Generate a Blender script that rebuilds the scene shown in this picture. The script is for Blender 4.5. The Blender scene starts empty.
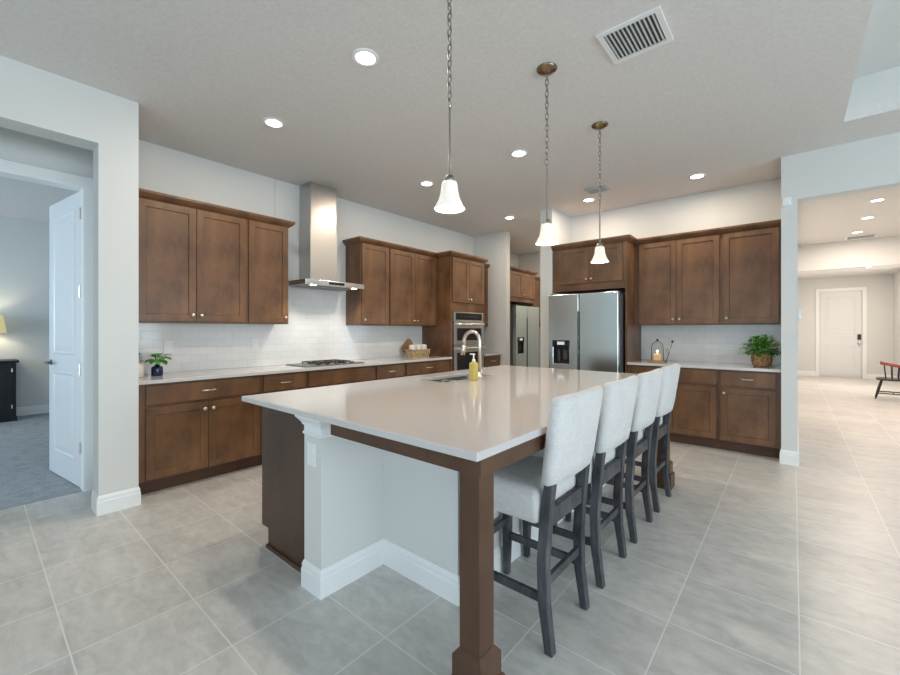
import bpy, bmesh, math, random
from mathutils import Vector, Matrix
random.seed(7)
PI = math.pi
SC = bpy.context.scene
COL = SC.collection

# ------------------------------------------------------------------ camera
cam = bpy.data.cameras.new('camera')
cam.sensor_width = 36.0
cam.lens = 405.95 / 900 * 36
cam.shift_y = -7.08 / 900
cam.clip_start = 0.05
camo = bpy.data.objects.new('camera', cam)
camo.location = (0, 0, 1.3039)
camo.rotation_euler = (PI / 2, 0, 0.7019)
COL.objects.link(camo)
SC.camera = camo

# ------------------------------------------------------------------ world, daylight through the windows, added hall fill, exposure
w = bpy.data.worlds.new('world'); SC.world = w; w.use_nodes = True
bg = w.node_tree.nodes['Background']
bg.inputs[0].default_value = (0.72, 0.86, 1.0, 1)
bg.inputs[1].default_value = 1.0

def area(name, loc, rot, sx, sy, power, color, spread=PI):
    l = bpy.data.lights.new(name, 'AREA'); l.shape = 'RECTANGLE'
    l.size = sx; l.size_y = sy; l.energy = power; l.color = color; l.spread = spread
    o = bpy.data.objects.new(name, l); o.location = loc; o.rotation_euler = rot
    COL.objects.link(o); return o

# daylight entering by the sliding glass doors behind the viewer and the windows of the great room
area('daylight_rear', (1.0, -4.62, 1.25), (PI / 2, 0, 0), 6.4, 2.4, 92, (0.70, 0.88, 1.0))
area('daylight_side', (5.72, 0.6, 1.4), (PI / 2, 0, PI / 2), 6.0, 2.2, 240, (0.80, 0.92, 1.0))
area('daylight_bedroom', (-6.8, -4.05, 1.5), (PI / 2, 0, 0), 2.6, 1.6, 115, (0.66, 0.84, 1.0))
area('hall_fill_light', (1.93, 12.75, 1.45), (PI / 2, 0, PI / 2), 2.2, 1.7, 34, (1.0, 0.90, 0.82))  # unseen fill lamp, added to brighten the hall walls

vs = SC.view_settings
SC.display_settings.display_device = 'sRGB'
vs.view_transform = 'Standard'; vs.look = 'None'; vs.gamma = 1.0; vs.use_curve_mapping = False
vs.exposure = 0.13
SC.cycles.use_denoising = True
SC.cycles.max_bounces = 10
SC.cycles.diffuse_bounces = 6
SC.cycles.sample_clamp_indirect = 6.0
SC.cycles.caustics_reflective = False
SC.cycles.caustics_refractive = False

# ------------------------------------------------------------------ materials
def lin(r, g, b):
    f = lambda c: (c / 255 / 12.92) if c / 255 <= 0.04045 else ((c / 255 + 0.055) / 1.055) ** 2.4
    return (f(r), f(g), f(b), 1)

class NT:
    def __init__(s, name):
        s.m = bpy.data.materials.new(name); s.m.use_nodes = True
        s.t = s.m.node_tree; s.b = s.t.nodes['Principled BSDF']
    def n(s, typ, **kw):
        x = s.t.nodes.new(typ)
        for k, v in kw.items():
            if hasattr(x, k) and not k[0].isupper(): setattr(x, k, v)
            else: x.inputs[k.replace('_', ' ')].default_value = v
        return x
    def l(s, a, ao, b, bi): s.t.links.new(a.outputs[ao], b.inputs[bi])
    def set(s, **kw):
        for k, v in kw.items(): s.b.inputs[k.replace('_', ' ')].default_value = v
        return s
    def coords(s, scale, kind='Object', loc=(0, 0, 0)):
        tc = s.n('ShaderNodeTexCoord'); mp = s.n('ShaderNodeMapping')
        mp.inputs['Scale'].default_value = scale; mp.inputs['Location'].default_value = loc
        s.l(tc, kind, mp, 'Vector'); return mp
    def noise(s, mp, scale, detail=4, rough=0.5):
        x = s.n('ShaderNodeTexNoise'); x.inputs['Scale'].default_value = scale
        x.inputs['Detail'].default_value = detail; x.inputs['Roughness'].default_value = rough
        s.l(mp, 'Vector', x, 'Vector'); return x
    def ramp(s, src, out, stops):
        r = s.n('ShaderNodeValToRGB'); e = r.color_ramp.elements
        e[0].position, e[0].color = stops[0]; e[1].position, e[1].color = stops[-1]
        for p_, c_ in stops[1:-1]:
            k = e.new(p_); k.color = c_
        s.l(src, out, r, 'Fac'); return r
    def mix(s, a, ao, b, bo, fac, mode='MIX'):
        x = s.n('ShaderNodeMix', data_type='RGBA', blend_type=mode)
        x.inputs[0].default_value = fac
        s.l(a, ao, x, 6); s.l(b, bo, x, 7); return x
    def bump(s, src, out, strength, dist=0.01):
        bp = s.n('ShaderNodeBump'); bp.inputs['Strength'].default_value = strength
        bp.inputs['Distance'].default_value = dist
        s.l(src, out, bp, 'Height'); s.l(bp, 'Normal', s.b, 'Normal'); return bp

def plain(name, col, rough=0.5, metal=0.0, var=0.06, scale=12, bump=0.0, spec=0.5, kind='Object', mscale=(1, 1, 1)):
    t = NT(name); mp = t.coords(mscale, kind); nz = t.noise(mp, scale)
    lo = tuple(c * (1 - var) for c in col[:3]) + (1,); hi = tuple(min(1, c * (1 + var)) for c in col[:3]) + (1,)
    r = t.ramp(nz, 'Fac', [(0.3, lo), (0.7, hi)]); t.l(r, 'Color', t.b, 'Base Color')
    t.set(Roughness=rough, Metallic=metal, Specular_IOR_Level=spec)
    if bump: t.bump(nz, 'Fac', bump, 0.004)
    return t.m

def wood(name, dark, light, rough=0.42, blotch=2.6, grain=0.35, coat=0.0):
    t = NT(name); mp = t.coords((1, 1, 0.55)); nz = t.noise(mp, blotch, 5, 0.62)
    mp2 = t.coords((45, 45, 2.2)); g = t.noise(mp2, 2.0, 5, 0.6)
    r = t.ramp(nz, 'Fac', [(0.32, dark), (0.68, light)])
    r2 = t.ramp(g, 'Fac', [(0.35, (0.55, 0.55, 0.55, 1)), (0.65, (1, 1, 1, 1))])
    mx = t.mix(r, 'Color', r2, 'Color', grain, 'MULTIPLY')
    t.l(mx, 2, t.b, 'Base Color'); t.bump(g, 'Fac', 0.08, 0.002)
    t.set(Roughness=rough, Coat_Weight=coat, Coat_Roughness=0.25, Specular_IOR_Level=0.5)
    return t.m

def emit(name, col, strength, base=(0.9, 0.9, 0.9, 1)):
    t = NT(name); t.set(Base_Color=base, Roughness=0.4, Emission_Color=col, Emission_Strength=strength); return t.m

M = {}
M['wall'] = plain('wall_paint', (0.65, 0.66, 0.645, 1), 0.6, var=0.012, scale=2, bump=0.0, kind='Object')
M['wall_hall'] = M['wall']
def ceiling_mat():
    t = NT('ceiling_texture'); mp = t.coords((1, 1, 1)); nz = t.noise(mp, 38, 5, 0.6)
    r = t.ramp(nz, 'Fac', [(0.35, (0.66, 0.65, 0.635, 1)), (0.65, (0.72, 0.71, 0.695, 1))])
    t.l(r, 'Color', t.b, 'Base Color'); t.set(Roughness=0.75); t.bump(nz, 'Fac', 0.35, 0.006); return t.m
M['ceiling'] = ceiling_mat()
M['trim'] = plain('trim_white', (0.80, 0.82, 0.82, 1), 0.35, var=0.01, scale=3)
M['cab'] = wood('cabinet_stained_maple', (0.080, 0.036, 0.015, 1), (0.205, 0.100, 0.044, 1), 0.38, 4.4, 0.3)
M['cab_dark'] = wood('cabinet_toe_kick', (0.07, 0.030, 0.016, 1), (0.11, 0.05, 0.027, 1), 0.5)
M['post'] = wood('island_post_wood', (0.062, 0.027, 0.0135, 1), (0.125, 0.061, 0.032, 1), 0.36, 3.2)
M['panel'] = wood('island_end_panel', (0.055, 0.028, 0.018, 1), (0.105, 0.055, 0.035, 1), 0.45, 2.2, 0.5)
M['quartz'] = plain('quartz_white', (0.58, 0.565, 0.557, 1), 0.07, var=0.01, scale=60, spec=0.55)
M['stool_wood'] = wood('weathered_charcoal_wood', (0.016, 0.017, 0.021, 1), (0.115, 0.118, 0.130, 1), 0.55, 9, 0.85)
def fabric(name, c):
    t = NT(name)
    a = t.noise(t.coords((35, 35, 260)), 1.0, 2); b = t.noise(t.coords((260, 260, 30)), 1.0, 2)
    mx = t.mix(a, 'Fac', b, 'Fac', 0.5)
    nz = t.noise(t.coords((9, 9, 9)), 1.0, 3); mx2 = t.mix(mx, 2, nz, 'Fac', 0.25)
    r = t.ramp(mx2, 2, [(0.38, tuple(k * 0.84 for k in c[:3]) + (1,)), (0.60, c)])
    t.l(r, 'Color', t.b, 'Base Color'); t.set(Roughness=0.92); t.bump(mx, 2, 0.35, 0.003); return t.m
M['linen'] = fabric('light_grey_linen', (0.66, 0.655, 0.65, 1))
def steel(name, col, rough, brush=(1, 1, 120)):
    t = NT(name); mp = t.coords(brush); nz = t.noise(mp, 3, 3)
    r = t.ramp(nz, 'Fac', [(0.3, tuple(k * 0.93 for k in col[:3]) + (1,)), (0.7, col)])
    t.l(r, 'Color', t.b, 'Base Color'); t.set(Roughness=rough, Metallic=1.0); t.bump(nz, 'Fac', 0.03, 0.001); return t.m
M['steel'] = steel('brushed_steel', (0.72, 0.735, 0.74, 1), 0.26)
M['steel_fridge_daylit'] = steel('daylight_tinted_brushed_steel', (0.69, 0.79, 0.82, 1), 0.22, (1, 1, 90))  # bluish daylight reflection on the fridge is painted into this base colour
M['steel_v'] = steel('brushed_steel_vertical', (0.54, 0.525, 0.505, 1), 0.34, (120, 120, 1))
M['steel_side'] = plain('grey_appliance_side', (0.16, 0.165, 0.17, 1), 0.4, 0.5, 0.03)
M['nickel'] = plain('brushed_nickel', (0.66, 0.62, 0.56, 1), 0.28, 1.0, 0.03, 30)
M['gunmetal'] = plain('dark_brushed_nickel', (0.27, 0.26, 0.235, 1), 0.38, 1.0, 0.05, 30)
M['bronze'] = plain('aged_bronze', (0.27, 0.20, 0.13, 1), 0.22, 1.0, 0.08, 30)
M['black_glass'] = plain('black_glass', (0.012, 0.012, 0.014, 1), 0.06, 0, 0.02)
M['black'] = plain('black_plastic', (0.014, 0.014, 0.016, 1), 0.4, 0, 0.05)
M['iron'] = plain('cast_iron_grate', (0.055, 0.045, 0.034, 1), 0.5, 0.3, 0.15, 40)
M['white_plastic'] = plain('white_plastic', (0.80, 0.81, 0.81, 1), 0.35, 0, 0.01)
M['grey_plate'] = plain('grey_grille_backing', (0.045, 0.052, 0.05, 1), 0.7, 0, 0.08, 40)
M['register_grey'] = plain('grey_register_paint', (0.36, 0.39, 0.39, 1), 0.5, 0, 0.02)
M['vent_slat'] = plain('vent_slat_paint', (0.55, 0.57, 0.56, 1), 0.4, 0, 0.02)
M['door_paint'] = plain('door_paint', (0.70, 0.715, 0.72, 1), 0.35, var=0.008, scale=3)
M['dresser'] = plain('black_lacquer', (0.007, 0.008, 0.011, 1), 0.4, 0, 0.1, 6, spec=0.3)
M['leaf'] = plain('leaf_green', (0.065, 0.28, 0.03, 1), 0.45, 0, 0.5, 9)
M['leaf_light'] = plain('leaf_light_green', (0.18, 0.42, 0.07, 1), 0.45, 0, 0.4, 9)
M['stem'] = plain('stem_green', (0.10, 0.13, 0.03, 1), 0.6)
M['soil'] = plain('soil', (0.03, 0.02, 0.012, 1), 0.9, 0, 0.3, 60)
M['navy'] = plain('navy_ceramic', (0.012, 0.018, 0.075, 1), 0.18, 0, 0.1)
M['cream'] = plain('cream_ceramic', (0.62, 0.60, 0.54, 1), 0.35, 0, 0.05)
def wicker(name, a, b):
    t = NT(name); vo = t.n('ShaderNodeTexVoronoi'); vo.inputs['Scale'].default_value = 1.0
    mp = t.coords((55, 55, 70)); t.l(mp, 'Vector', vo, 'Vector')
    nz = t.noise(t.coords((30, 30, 60)), 1.5, 3); mx = t.mix(vo, 'Distance', nz, 'Color', 0.45)
    r = t.ramp(mx, 2, [(0.25, b), (0.62, a)]); t.l(r, 'Color', t.b, 'Base Color')
    t.set(Roughness=0.7); t.bump(mx, 2, 0.7, 0.008); return t.m
M['wicker'] = wicker('woven_seagrass', (0.22, 0.12, 0.05, 1), (0.62, 0.42, 0.20, 1))
M['wicker_pale'] = wicker('woven_pale_cane', (0.20, 0.12, 0.05, 1), (0.74, 0.58, 0.34, 1))
M['board'] = wood('chopping_board_wood', (0.30, 0.15, 0.07, 1), (0.50, 0.29, 0.14, 1), 0.5)
M['towel'] = fabric('white_cotton', (0.80, 0.76, 0.73, 1))
M['wax'] = emit('candle_wax', (1.0, 0.62, 0.26, 1), 0.55, (0.85, 0.72, 0.5, 1))
M['flame'] = emit('candle_flame', (1.0, 0.6, 0.2, 1), 2.5)
M['can'] = emit('downlight_lens', (1.0, 0.90, 0.78, 1), 14)
M['can_hall'] = emit('downlight_lens_hall', (1.0, 0.88, 0.74, 1), 10)
M['hood_lens'] = emit('hood_lamp_lens', (1.0, 0.92, 0.82, 1), 10)
M['shade'] = emit('frosted_glass_shade', (1.0, 0.82, 0.58, 1), 0.22, (0.86, 0.84, 0.80, 1))
M['bulb'] = emit('bulb_glow', (1.0, 0.90, 0.76, 1), 7)
M['lampshade'] = emit('lit_fabric_lampshade', (1.0, 0.80, 0.36, 1), 0.3, (0.75, 0.65, 0.35, 1))
M['display'] = emit('dispenser_display', (0.75, 0.85, 0.9, 1), 0.5, (0.3, 0.33, 0.35, 1))
M['chair_black'] = plain('black_painted_wood', (0.010, 0.008, 0.008, 1), 0.55, 0, 0.1)
M['chair_red'] = plain('red_brown_polished_wood', (0.30, 0.040, 0.020, 1), 0.3, 0, 0.15)
M['sink'] = steel('sink_steel', (0.50, 0.50, 0.49, 1), 0.3)
M['soap'] = None
def glass(name, col, rough=0.03, ior=1.45):
    t = NT(name); t.set(Base_Color=col, Roughness=rough, Transmission_Weight=1.0, IOR=ior); return t.m
M['soap'] = plain('yellow_soap_bottle', (0.56, 0.45, 0.12, 1), 0.12, 0, 0.12, 10)
M['glass'] = glass('clear_glass', (0.95, 0.97, 0.97, 1), 0.02, 1.12)

def tile_floor():
    t = NT('floor_porcelain_tile'); PX, PY = 0.448, 0.439
    geo = t.n('ShaderNodeNewGeometry')
    mp = t.n('ShaderNodeMapping'); mp.inputs['Location'].default_value = (0.428 + 20 * PX, -0.70 + 20 * PY, 0)
    t.l(geo, 'Position', mp, 'Vector')
    br = t.n('ShaderNodeTexBrick', offset=0.0, offset_frequency=1, squash=1.0)
    br.inputs['Scale'].default_value = 1.0; br.inputs['Mortar Size'].default_value = 0.0032
    br.inputs['Mortar Smooth'].default_value = 0.25; br.inputs['Bias'].default_value = 0.0
    br.inputs['Brick Width'].default_value = PX; br.inputs['Row Height'].default_value = PY
    br.inputs['Color1'].default_value = (0.93, 0.93, 0.93, 1); br.inputs['Color2'].default_value = (1.04, 1.04, 1.04, 1)
    br.inputs['Mortar'].default_value = (1, 1, 1, 1); t.l(mp, 'Vector', br, 'Vector')
    mp2 = t.n('ShaderNodeMapping'); mp2.inputs['Scale'].default_value = (1.0, 2.6, 1); t.l(geo, 'Position', mp2, 'Vector')
    mp2.inputs['Rotation'].default_value = (0, 0, 0.35)
    n1 = t.noise(mp2, 3.4, 10, 0.72); n1.inputs['Distortion'].default_value = 0.8
    mp3 = t.n('ShaderNodeMapping'); mp3.inputs['Scale'].default_value = (1, 1.6, 1); t.l(geo, 'Position', mp3, 'Vector')
    n2 = t.noise(mp3, 14, 5, 0.6)
    r1 = t.ramp(n1, 'Fac', [(0.30, (0.48, 0.467, 0.443, 1)), (0.52, (0.60, 0.586, 0.557, 1)), (0.72, (0.67, 0.655, 0.625, 1))])
    r2 = t.ramp(n2, 'Fac', [(0.3, (0.86, 0.86, 0.86, 1)), (0.7, (1.08, 1.08, 1.08, 1))])
    m1 = t.mix(r1, 'Color', r2, 'Color', 0.8, 'MULTIPLY'); m2 = t.mix(m1, 2, br, 'Color', 1.0, 'MULTIPLY')
    gr = t.n('ShaderNodeRGB'); gr.outputs[0].default_value = (0.76, 0.75, 0.725, 1)
    m3 = t.n('ShaderNodeMix', data_type='RGBA'); t.l(br, 'Fac', m3, 0); t.l(m2, 2, m3, 6); t.l(gr, 0, m3, 7)
    t.l(m3, 2, t.b, 'Base Color'); t.set(Roughness=0.36, Specular_IOR_Level=0.45)
    inv = t.n('ShaderNodeMath', operation='SUBTRACT'); inv.inputs[0].default_value = 1.0; t.l(br, 'Fac', inv, 1)
    t.bump(inv, 0, 0.25, 0.002); return t.m
M['floor'] = tile_floor()

def subway(name, axis):
    t = NT(name); geo = t.n('ShaderNodeNewGeometry'); sp = t.n('ShaderNodeSeparateXYZ'); t.l(geo, 'Position', sp, 'Vector')
    cb = t.n('ShaderNodeCombineXYZ'); t.l(sp, axis, cb, 'X'); t.l(sp, 'Z', cb, 'Y')
    mp = t.n('ShaderNodeMapping'); mp.inputs['Location'].default_value = (20 * 0.1525, 0.0001 - 0.914 + 12 * 0.0763 * 2, 0)
    t.l(cb, 'Vector', mp, 'Vector')
    br = t.n('ShaderNodeTexBrick', offset=0.5, offset_frequency=2)
    br.inputs['Scale'].default_value = 1.0; br.inputs['Mortar Size'].default_value = 0.0016; br.inputs['Mortar Smooth'].default_value = 0.3
    br.inputs['Brick Width'].default_value = 0.1525; br.inputs['Row Height'].default_value = 0.0763
    br.inputs['Color1'].default_value = (0.735, 0.75, 0.75, 1); br.inputs['Color2'].default_value = (0.775, 0.79, 0.79, 1)
    br.inputs['Mortar'].default_value = (0.62, 0.63, 0.63, 1); t.l(mp, 'Vector', br, 'Vector')
    t.l(br, 'Color', t.b, 'Base Color'); t.set(Roughness=0.10, Specular_IOR_Level=0.5)
    inv = t.n('ShaderNodeMath', operation='SUBTRACT'); inv.inputs[0].default_value = 1.0; t.l(br, 'Fac', inv, 1)
    t.bump(inv, 0, 0.35, 0.002); return t.m
M['subway_y'] = subway('subway_tile_long_wall', 'Y'); M['subway_x'] = subway('subway_tile_end_wall', 'X')
def carpet():
    t = NT('carpet_grey'); mp = t.coords((1, 1, 1)); n = t.noise(mp, 75, 3, 0.75); n2 = t.noise(mp, 9, 4)
    mx = t.mix(n, 'Fac', n2, 'Fac', 0.3); r = t.ramp(mx, 2, [(0.3, (0.20, 0.215, 0.235, 1)), (0.7, (0.50, 0.52, 0.53, 1))])
    t.l(r, 'Color', t.b, 'Base Color'); t.set(Roughness=0.95); t.bump(n, 'Fac', 0.8, 0.01); return t.m
M['carpet'] = carpet()

# ------------------------------------------------------------------ mesh helpers
def BM(): return bmesh.new()
def box(bm, x0, x1, y0, y1, z0, z1, mat=None):
    v = [bm.verts.new(p) for p in ((x0, y0, z0), (x1, y0, z0), (x1, y1, z0), (x0, y1, z0), (x0, y0, z1), (x1, y0, z1), (x1, y1, z1), (x0, y1, z1))]
    fs = [(3, 2, 1, 0), (4, 5, 6, 7), (0, 1, 5, 4), (1, 2, 6, 5), (2, 3, 7, 6), (3, 0, 4, 7)]
    for f in fs: bm.faces.new([v[i] for i in f])
    if mat is not None:
        for q in v: q.co = mat @ q.co
    return bm
def loft(bm, rings, cap=True, closed=True):
    vr = [[bm.verts.new(p) for p in r] for r in rings]
    n = len(vr[0])
    for a, b in zip(vr, vr[1:]):
        for i in range(n if closed else n - 1):
            j = (i + 1) % n; bm.faces.new((a[i], a[j], b[j], b[i]))
    if cap: bm.faces.new(list(reversed(vr[0]))); bm.faces.new(vr[-1])
    return bm
def circle(r, z, n, c=(0, 0), sq=None):
    return [(c[0] + r * math.cos(2 * PI * i / n), c[1] + r * math.sin(2 * PI * i / n), z) for i in range(n)]
def lathe(bm, prof, n=20, c=(0, 0, 0), mat=None, cap=True):
    k = len(bm.verts)
    loft(bm, [circle(max(r, 1e-4), z + c[2], n, c) for r, z in prof], cap)
    if mat is not None:
        bm.verts.ensure_lookup_table()
        for q in bm.verts[k:]: q.co = mat @ q.co
    return bm
def tube(bm, pts, r, n=8, cap=True):
    pts = [Vector(p) for p in pts]; rings = []; up = None
    for i, p in enumerate(pts):
        d = (pts[min(i + 1, len(pts) - 1)] - pts[max(i - 1, 0)]).normalized()
        if up is None: up = d.orthogonal().normalized()
        up = (up - d * up.dot(d)).normalized(); s = d.cross(up)
        rr = r[i] if isinstance(r, (list, tuple)) else r
        rings.append([p + (up * math.cos(2 * PI * k / n) + s * math.sin(2 * PI * k / n)) * rr for k in range(n)])
    return loft(bm, rings, cap)
def bar(bm, path, hx, hy):
    """square section bar: path of (x, y, z), half sizes in x and y, swept upward"""
    rings = []
    for i, (x, y, z) in enumerate(path):
        a = hx[i] if isinstance(hx, (list, tuple)) else hx; b = hy[i] if isinstance(hy, (list, tuple)) else hy
        rings.append([(x - a, y - b, z), (x + a, y - b, z), (x + a, y + b, z), (x - a, y + b, z)])
    return loft(bm, rings)
def rrect(cx, cy, hx, hy, r, z, n=4):
    out = []
    for sx, sy, a0 in ((1, 1, 0), (-1, 1, PI / 2), (-1, -1, PI), (1, -1, 1.5 * PI)):
        for k in range(n + 1):
            a = a0 + PI / 2 * k / n
            out.append((cx + sx * (hx - r) + r * math.cos(a), cy + sy * (hy - r) + r * math.sin(a), z))
    return out
def slab_hole(bm, x0, x1, y0, y1, hx0, hx1, hy0, hy1, z0, z1):
    X = [x0, hx0, hx1, x1]; Y = [y0, hy0, hy1, y1]
    g = {}
    for k, z in enumerate((z0, z1)):
        for i, x in enumerate(X):
            for j, y in enumerate(Y): g[i, j, k] = bm.verts.new((x, y, z))
    for i in range(3):
        for j in range(3):
            if (i, j) == (1, 1): continue
            bm.faces.new((g[i, j, 1], g[i + 1, j, 1], g[i + 1, j + 1, 1], g[i, j + 1, 1]))
            bm.faces.new((g[i, j + 1, 0], g[i + 1, j + 1, 0], g[i + 1, j, 0], g[i, j, 0]))
    for i in range(3):
        bm.faces.new((g[i, 0, 0], g[i + 1, 0, 0], g[i + 1, 0, 1], g[i, 0, 1]))
        bm.faces.new((g[i, 3, 1], g[i + 1, 3, 1], g[i + 1, 3, 0], g[i, 3, 0]))
        bm.faces.new((g[0, i, 1], g[0, i + 1, 1], g[0, i + 1, 0], g[0, i, 0]))
        bm.faces.new((g[3, i, 0], g[3, i + 1, 0], g[3, i + 1, 1], g[3, i, 1]))
    bm.faces.new((g[1, 1, 1], g[2, 1, 1], g[2, 1, 0], g[1, 1, 0])); bm.faces.new((g[2, 2, 1], g[1, 2, 1], g[1, 2, 0], g[2, 2, 0]))
    bm.faces.new((g[1, 2, 1], g[1, 1, 1], g[1, 1, 0], g[1, 2, 0])); bm.faces.new((g[2, 1, 1], g[2, 2, 1], g[2, 2, 0], g[2, 1, 0]))
    return bm

def obj(name, bm, mat, parent=None, bevel=0.0, smooth=False, loc=None, rot=None, seg=2):
    bmesh.ops.recalc_face_normals(bm, faces=bm.faces)
    me = bpy.data.meshes.new(name); bm.to_mesh(me); bm.free()
    if smooth:
        for f in me.polygons: f.use_smooth = True
    me.materials.append(M[mat] if isinstance(mat, str) else mat)
    o = bpy.data.objects.new(name, me); COL.objects.link(o)
    if parent is not None: o.parent = parent
    if loc: o.location = loc
    if rot: o.rotation_euler = rot
    if bevel:
        b = o.modifiers.new('edge', 'BEVEL'); b.width = bevel; b.segments = seg; b.limit_method = 'ANGLE'; b.angle_limit = 0.7
    return o
def tag(o, label, cat, group=None):
    o['label'] = label; o['category'] = cat
    if group: o['group'] = group
    return o
def thing(name, label, cat, loc=(0, 0, 0), rz=0.0, group=None):
    o = bpy.data.objects.new(name, None); o.empty_display_size = 0.1; COL.objects.link(o)
    o.location = loc; o.rotation_euler = (0, 0, rz); return tag(o, label, cat, group)
def struct(name, bm, mat, parent=None, bevel=0.0, **kw):
    o = obj(name, bm, mat, parent, bevel, **kw)
    if parent is None: o['kind'] = 'structure'
    return o
def kids(o): return [c for c in bpy.data.objects if c.parent == o]
def copy_tree(o, parent=None):
    c = o.copy(); COL.objects.link(c)
    if parent is not None: c.parent = parent
    for ch in kids(o): copy_tree(ch, c)
    return c

# ------------------------------------------------------------------ setting
H = 3.004
XW, YB, YS = -4.448, 5.844, 5.924
b = BM(); box(b, -4.395, 6.0, -4.6, 15.8, -0.12, 0); struct('floor', b, 'floor')
b = BM(); box(b, -9.2, -4.3951, -4.2, 2.2, -0.12, 0.004); struct('floor_bedroom', b, 'carpet')
# ceiling: kitchen, tray recess over the great room, hall, bedroom
b = BM()
TX, TY = 0.314, 4.602
box(b, -4.75, TX, -4.7, 8.2, H, H + 0.1); box(b, -4.95, -4.75, YS, 8.2, H, H + 0.1)
box(b, TX, 6.1, TY, 10.75, H, H + 0.1); box(b, -0.091, TX, 8.2, 10.75, H, H + 0.1)
box(b, TX, 6.1, -4.7, -3.2, H, H + 0.1)
box(b, 5.2, 6.1, -3.2, TY, H, H + 0.1)
box(b, -9.2, -4.75, -4.2, 2.2, H, H + 0.1)
struct('ceiling', b, 'ceiling')
b = BM()
ZT = 3.33
box(b, TX - 0.08, TX, -3.2, TY, H + 0.1, ZT); box(b, TX - 0.08, 5.28, TY, TY + 0.08, H + 0.1, ZT)
box(b, 5.2, 5.28, -3.2, TY, H + 0.1, ZT); box(b, TX - 0.08, 5.28, -3.28, -3.2, H + 0.1, ZT)
box(b, TX - 0.08, 5.28, -3.28, TY + 0.08, ZT, ZT + 0.1)
struct('ceiling_tray', b, 'wall')
b = BM(); box(b, -0.1, 6.1, 10.9, 15.9, 2.79, 2.9); struct('ceiling_entry', b, 'ceiling')
# walls
b = BM(); box(b, XW - 0.15, XW, 0.815, YS + 0.12, 0, H); box(b, -4.90, -4.75, YS, 8.2, 0, H); box(b, -4.75, XW - 0.15, YS, YS + 0.12, 0, H); struct('wall_left', b, 'wall')
b = BM()
box(b, -3.93, -3.74, 0.585, 0.815, 0, H); box(b, -3.93, -3.74, -0.95, 0.585, 2.625, H); box(b, -3.93, -3.74, -4.7, -0.95, 0, H)
box(b, -4.598, -3.93, 0.72, 0.815, 0, H); box(b, -4.39, -3.93, -1.05, -0.95, 0, H)
struct('wall_entry', b, 'wall')
b = BM()
box(b, -4.50, -4.39, 0.60, 0.72, 0, H); box(b, -4.50, -4.39, -0.22, 0.60, 2.47, H); box(b, -4.50, -4.39, -4.7, -0.22, 0, H)
struct('wall_bedroom_front', b, 'wall')
b = BM(); box(b, -9.15, -9.0, -4.2, 2.2, 0, H); struct('wall_bedroom_far', b, 'wall')
b = BM(); box(b, -9.0, -4.598, 1.6, 1.75, 0, H); struct('wall_bedroom_right', b, 'wall')
b = BM(); box(b, -9.0, -8.2, -4.15, -4.0, 0, H); box(b, -5.4, -4.50, -4.15, -4.0, 0, H); box(b, -8.2, -5.4, -4.15, -4.0, 0, 0.7); box(b, -8.2, -5.4, -4.15, -4.0, 2.3, H)
struct('wall_bedroom_left', b, 'wall')
b = BM(); box(b, XW, -3.75, YS, YS + 0.12, 0, H); struct('wall_pantry_front', b, 'wall')
b = BM(); box(b, -4.75, -2.555, 8.0, 8.15, 0, H); struct('wall_pantry_back', b, 'wall')
b = BM(); box(b, -2.735, -2.555, 5.216, 8.0, 0, H); struct('wall_pantry_right', b, 'wall')
b = BM(); box(b, -2.555, -0.091, YB, YB + 0.12, 0, H); struct('wall_back', b, 'wall')
b = BM(); box(b, -0.091, 0.033, 5.143, 15.75, 0, H); struct('wall_hall_left', b, 'wall')
b = BM(); box(b, 0.033, 2.0, 5.143, 5.27, 2.57, H); struct('wall_hall_header', b, 'wall')
b = BM(); box(b, 2.0, 6.1, 5.143, 5.27, 0, H); box(b, 2.0, 2.15, 5.27, 15.75, 0, H); struct('wall_hall_right', b, 'wall')
b = BM(); box(b, 0.033, 2.0, 10.75, 10.9, 2.49, H); struct('wall_entry_header', b, 'wall')
b = BM(); box(b, 0.033, 0.565, 15.6, 15.75, 0, H); box(b, 1.435, 2.0, 15.6, 15.75, 0, H); box(b, 0.565, 1.435, 15.6, 15.75, 2.40, H); box(b, 0.565, 1.435, 15.70, 15.75, 0, 2.4)
struct('wall_hall_back', b, 'wall')
b = BM(); box(b, -4.5, -2.3, -4.7, -4.55, 0, H); box(b, 4.3, 6.0, -4.7, -4.55, 0, H); box(b, -2.3, 4.3, -4.7, -4.55, 2.5, H); struct('wall_rear', b, 'wall')
b = BM(); box(b, 5.75, 5.9, -4.55, -2.5, 0, H); box(b, 5.75, 5.9, 3.7, 5.143, 0, H); box(b, 5.75, 5.9, -2.5, 3.7, 2.55, H); box(b, 5.75, 5.9, -2.5, 3.7, 0, 0.25); struct('wall_right', b, 'wall')
# window frames of the great room, behind the viewer
b = BM()
for x in (-2.27, -0.1, 2.07, 4.24): box(b, x - 0.03, x + 0.03, -4.57, -4.5, 0.0, 2.5)
box(b, -2.3, 4.3, -4.57, -4.5, 2.42, 2.5); box(b, -2.3, 4.3, -4.57, -4.5, 0.0, 0.06); struct('window_1', b, 'trim')
b = BM()
for y in (-2.47, -0.4, 1.6, 3.67): box(b, 5.66, 5.74, y - 0.03, y + 0.03, 0.25, 2.55)
box(b, 5.66, 5.74, -2.5, 3.7, 2.47, 2.55); box(b, 5.66, 5.74, -2.5, 3.7, 0.25, 0.33); struct('window_2', b, 'trim')

b = BM()
for y in (11.62, 12.75, 13.88): box(b, 1.95, 2.0, y - 0.03, y + 0.03, 0.55, 2.35)
box(b, 1.95, 2.0, 11.59, 13.91, 2.29, 2.35); box(b, 1.95, 2.0, 11.59, 13.91, 0.55, 0.61); struct('hall_fill_frame', b, 'trim')  # frame added to dress the hall fill lamp; the wall behind is solid
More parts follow.
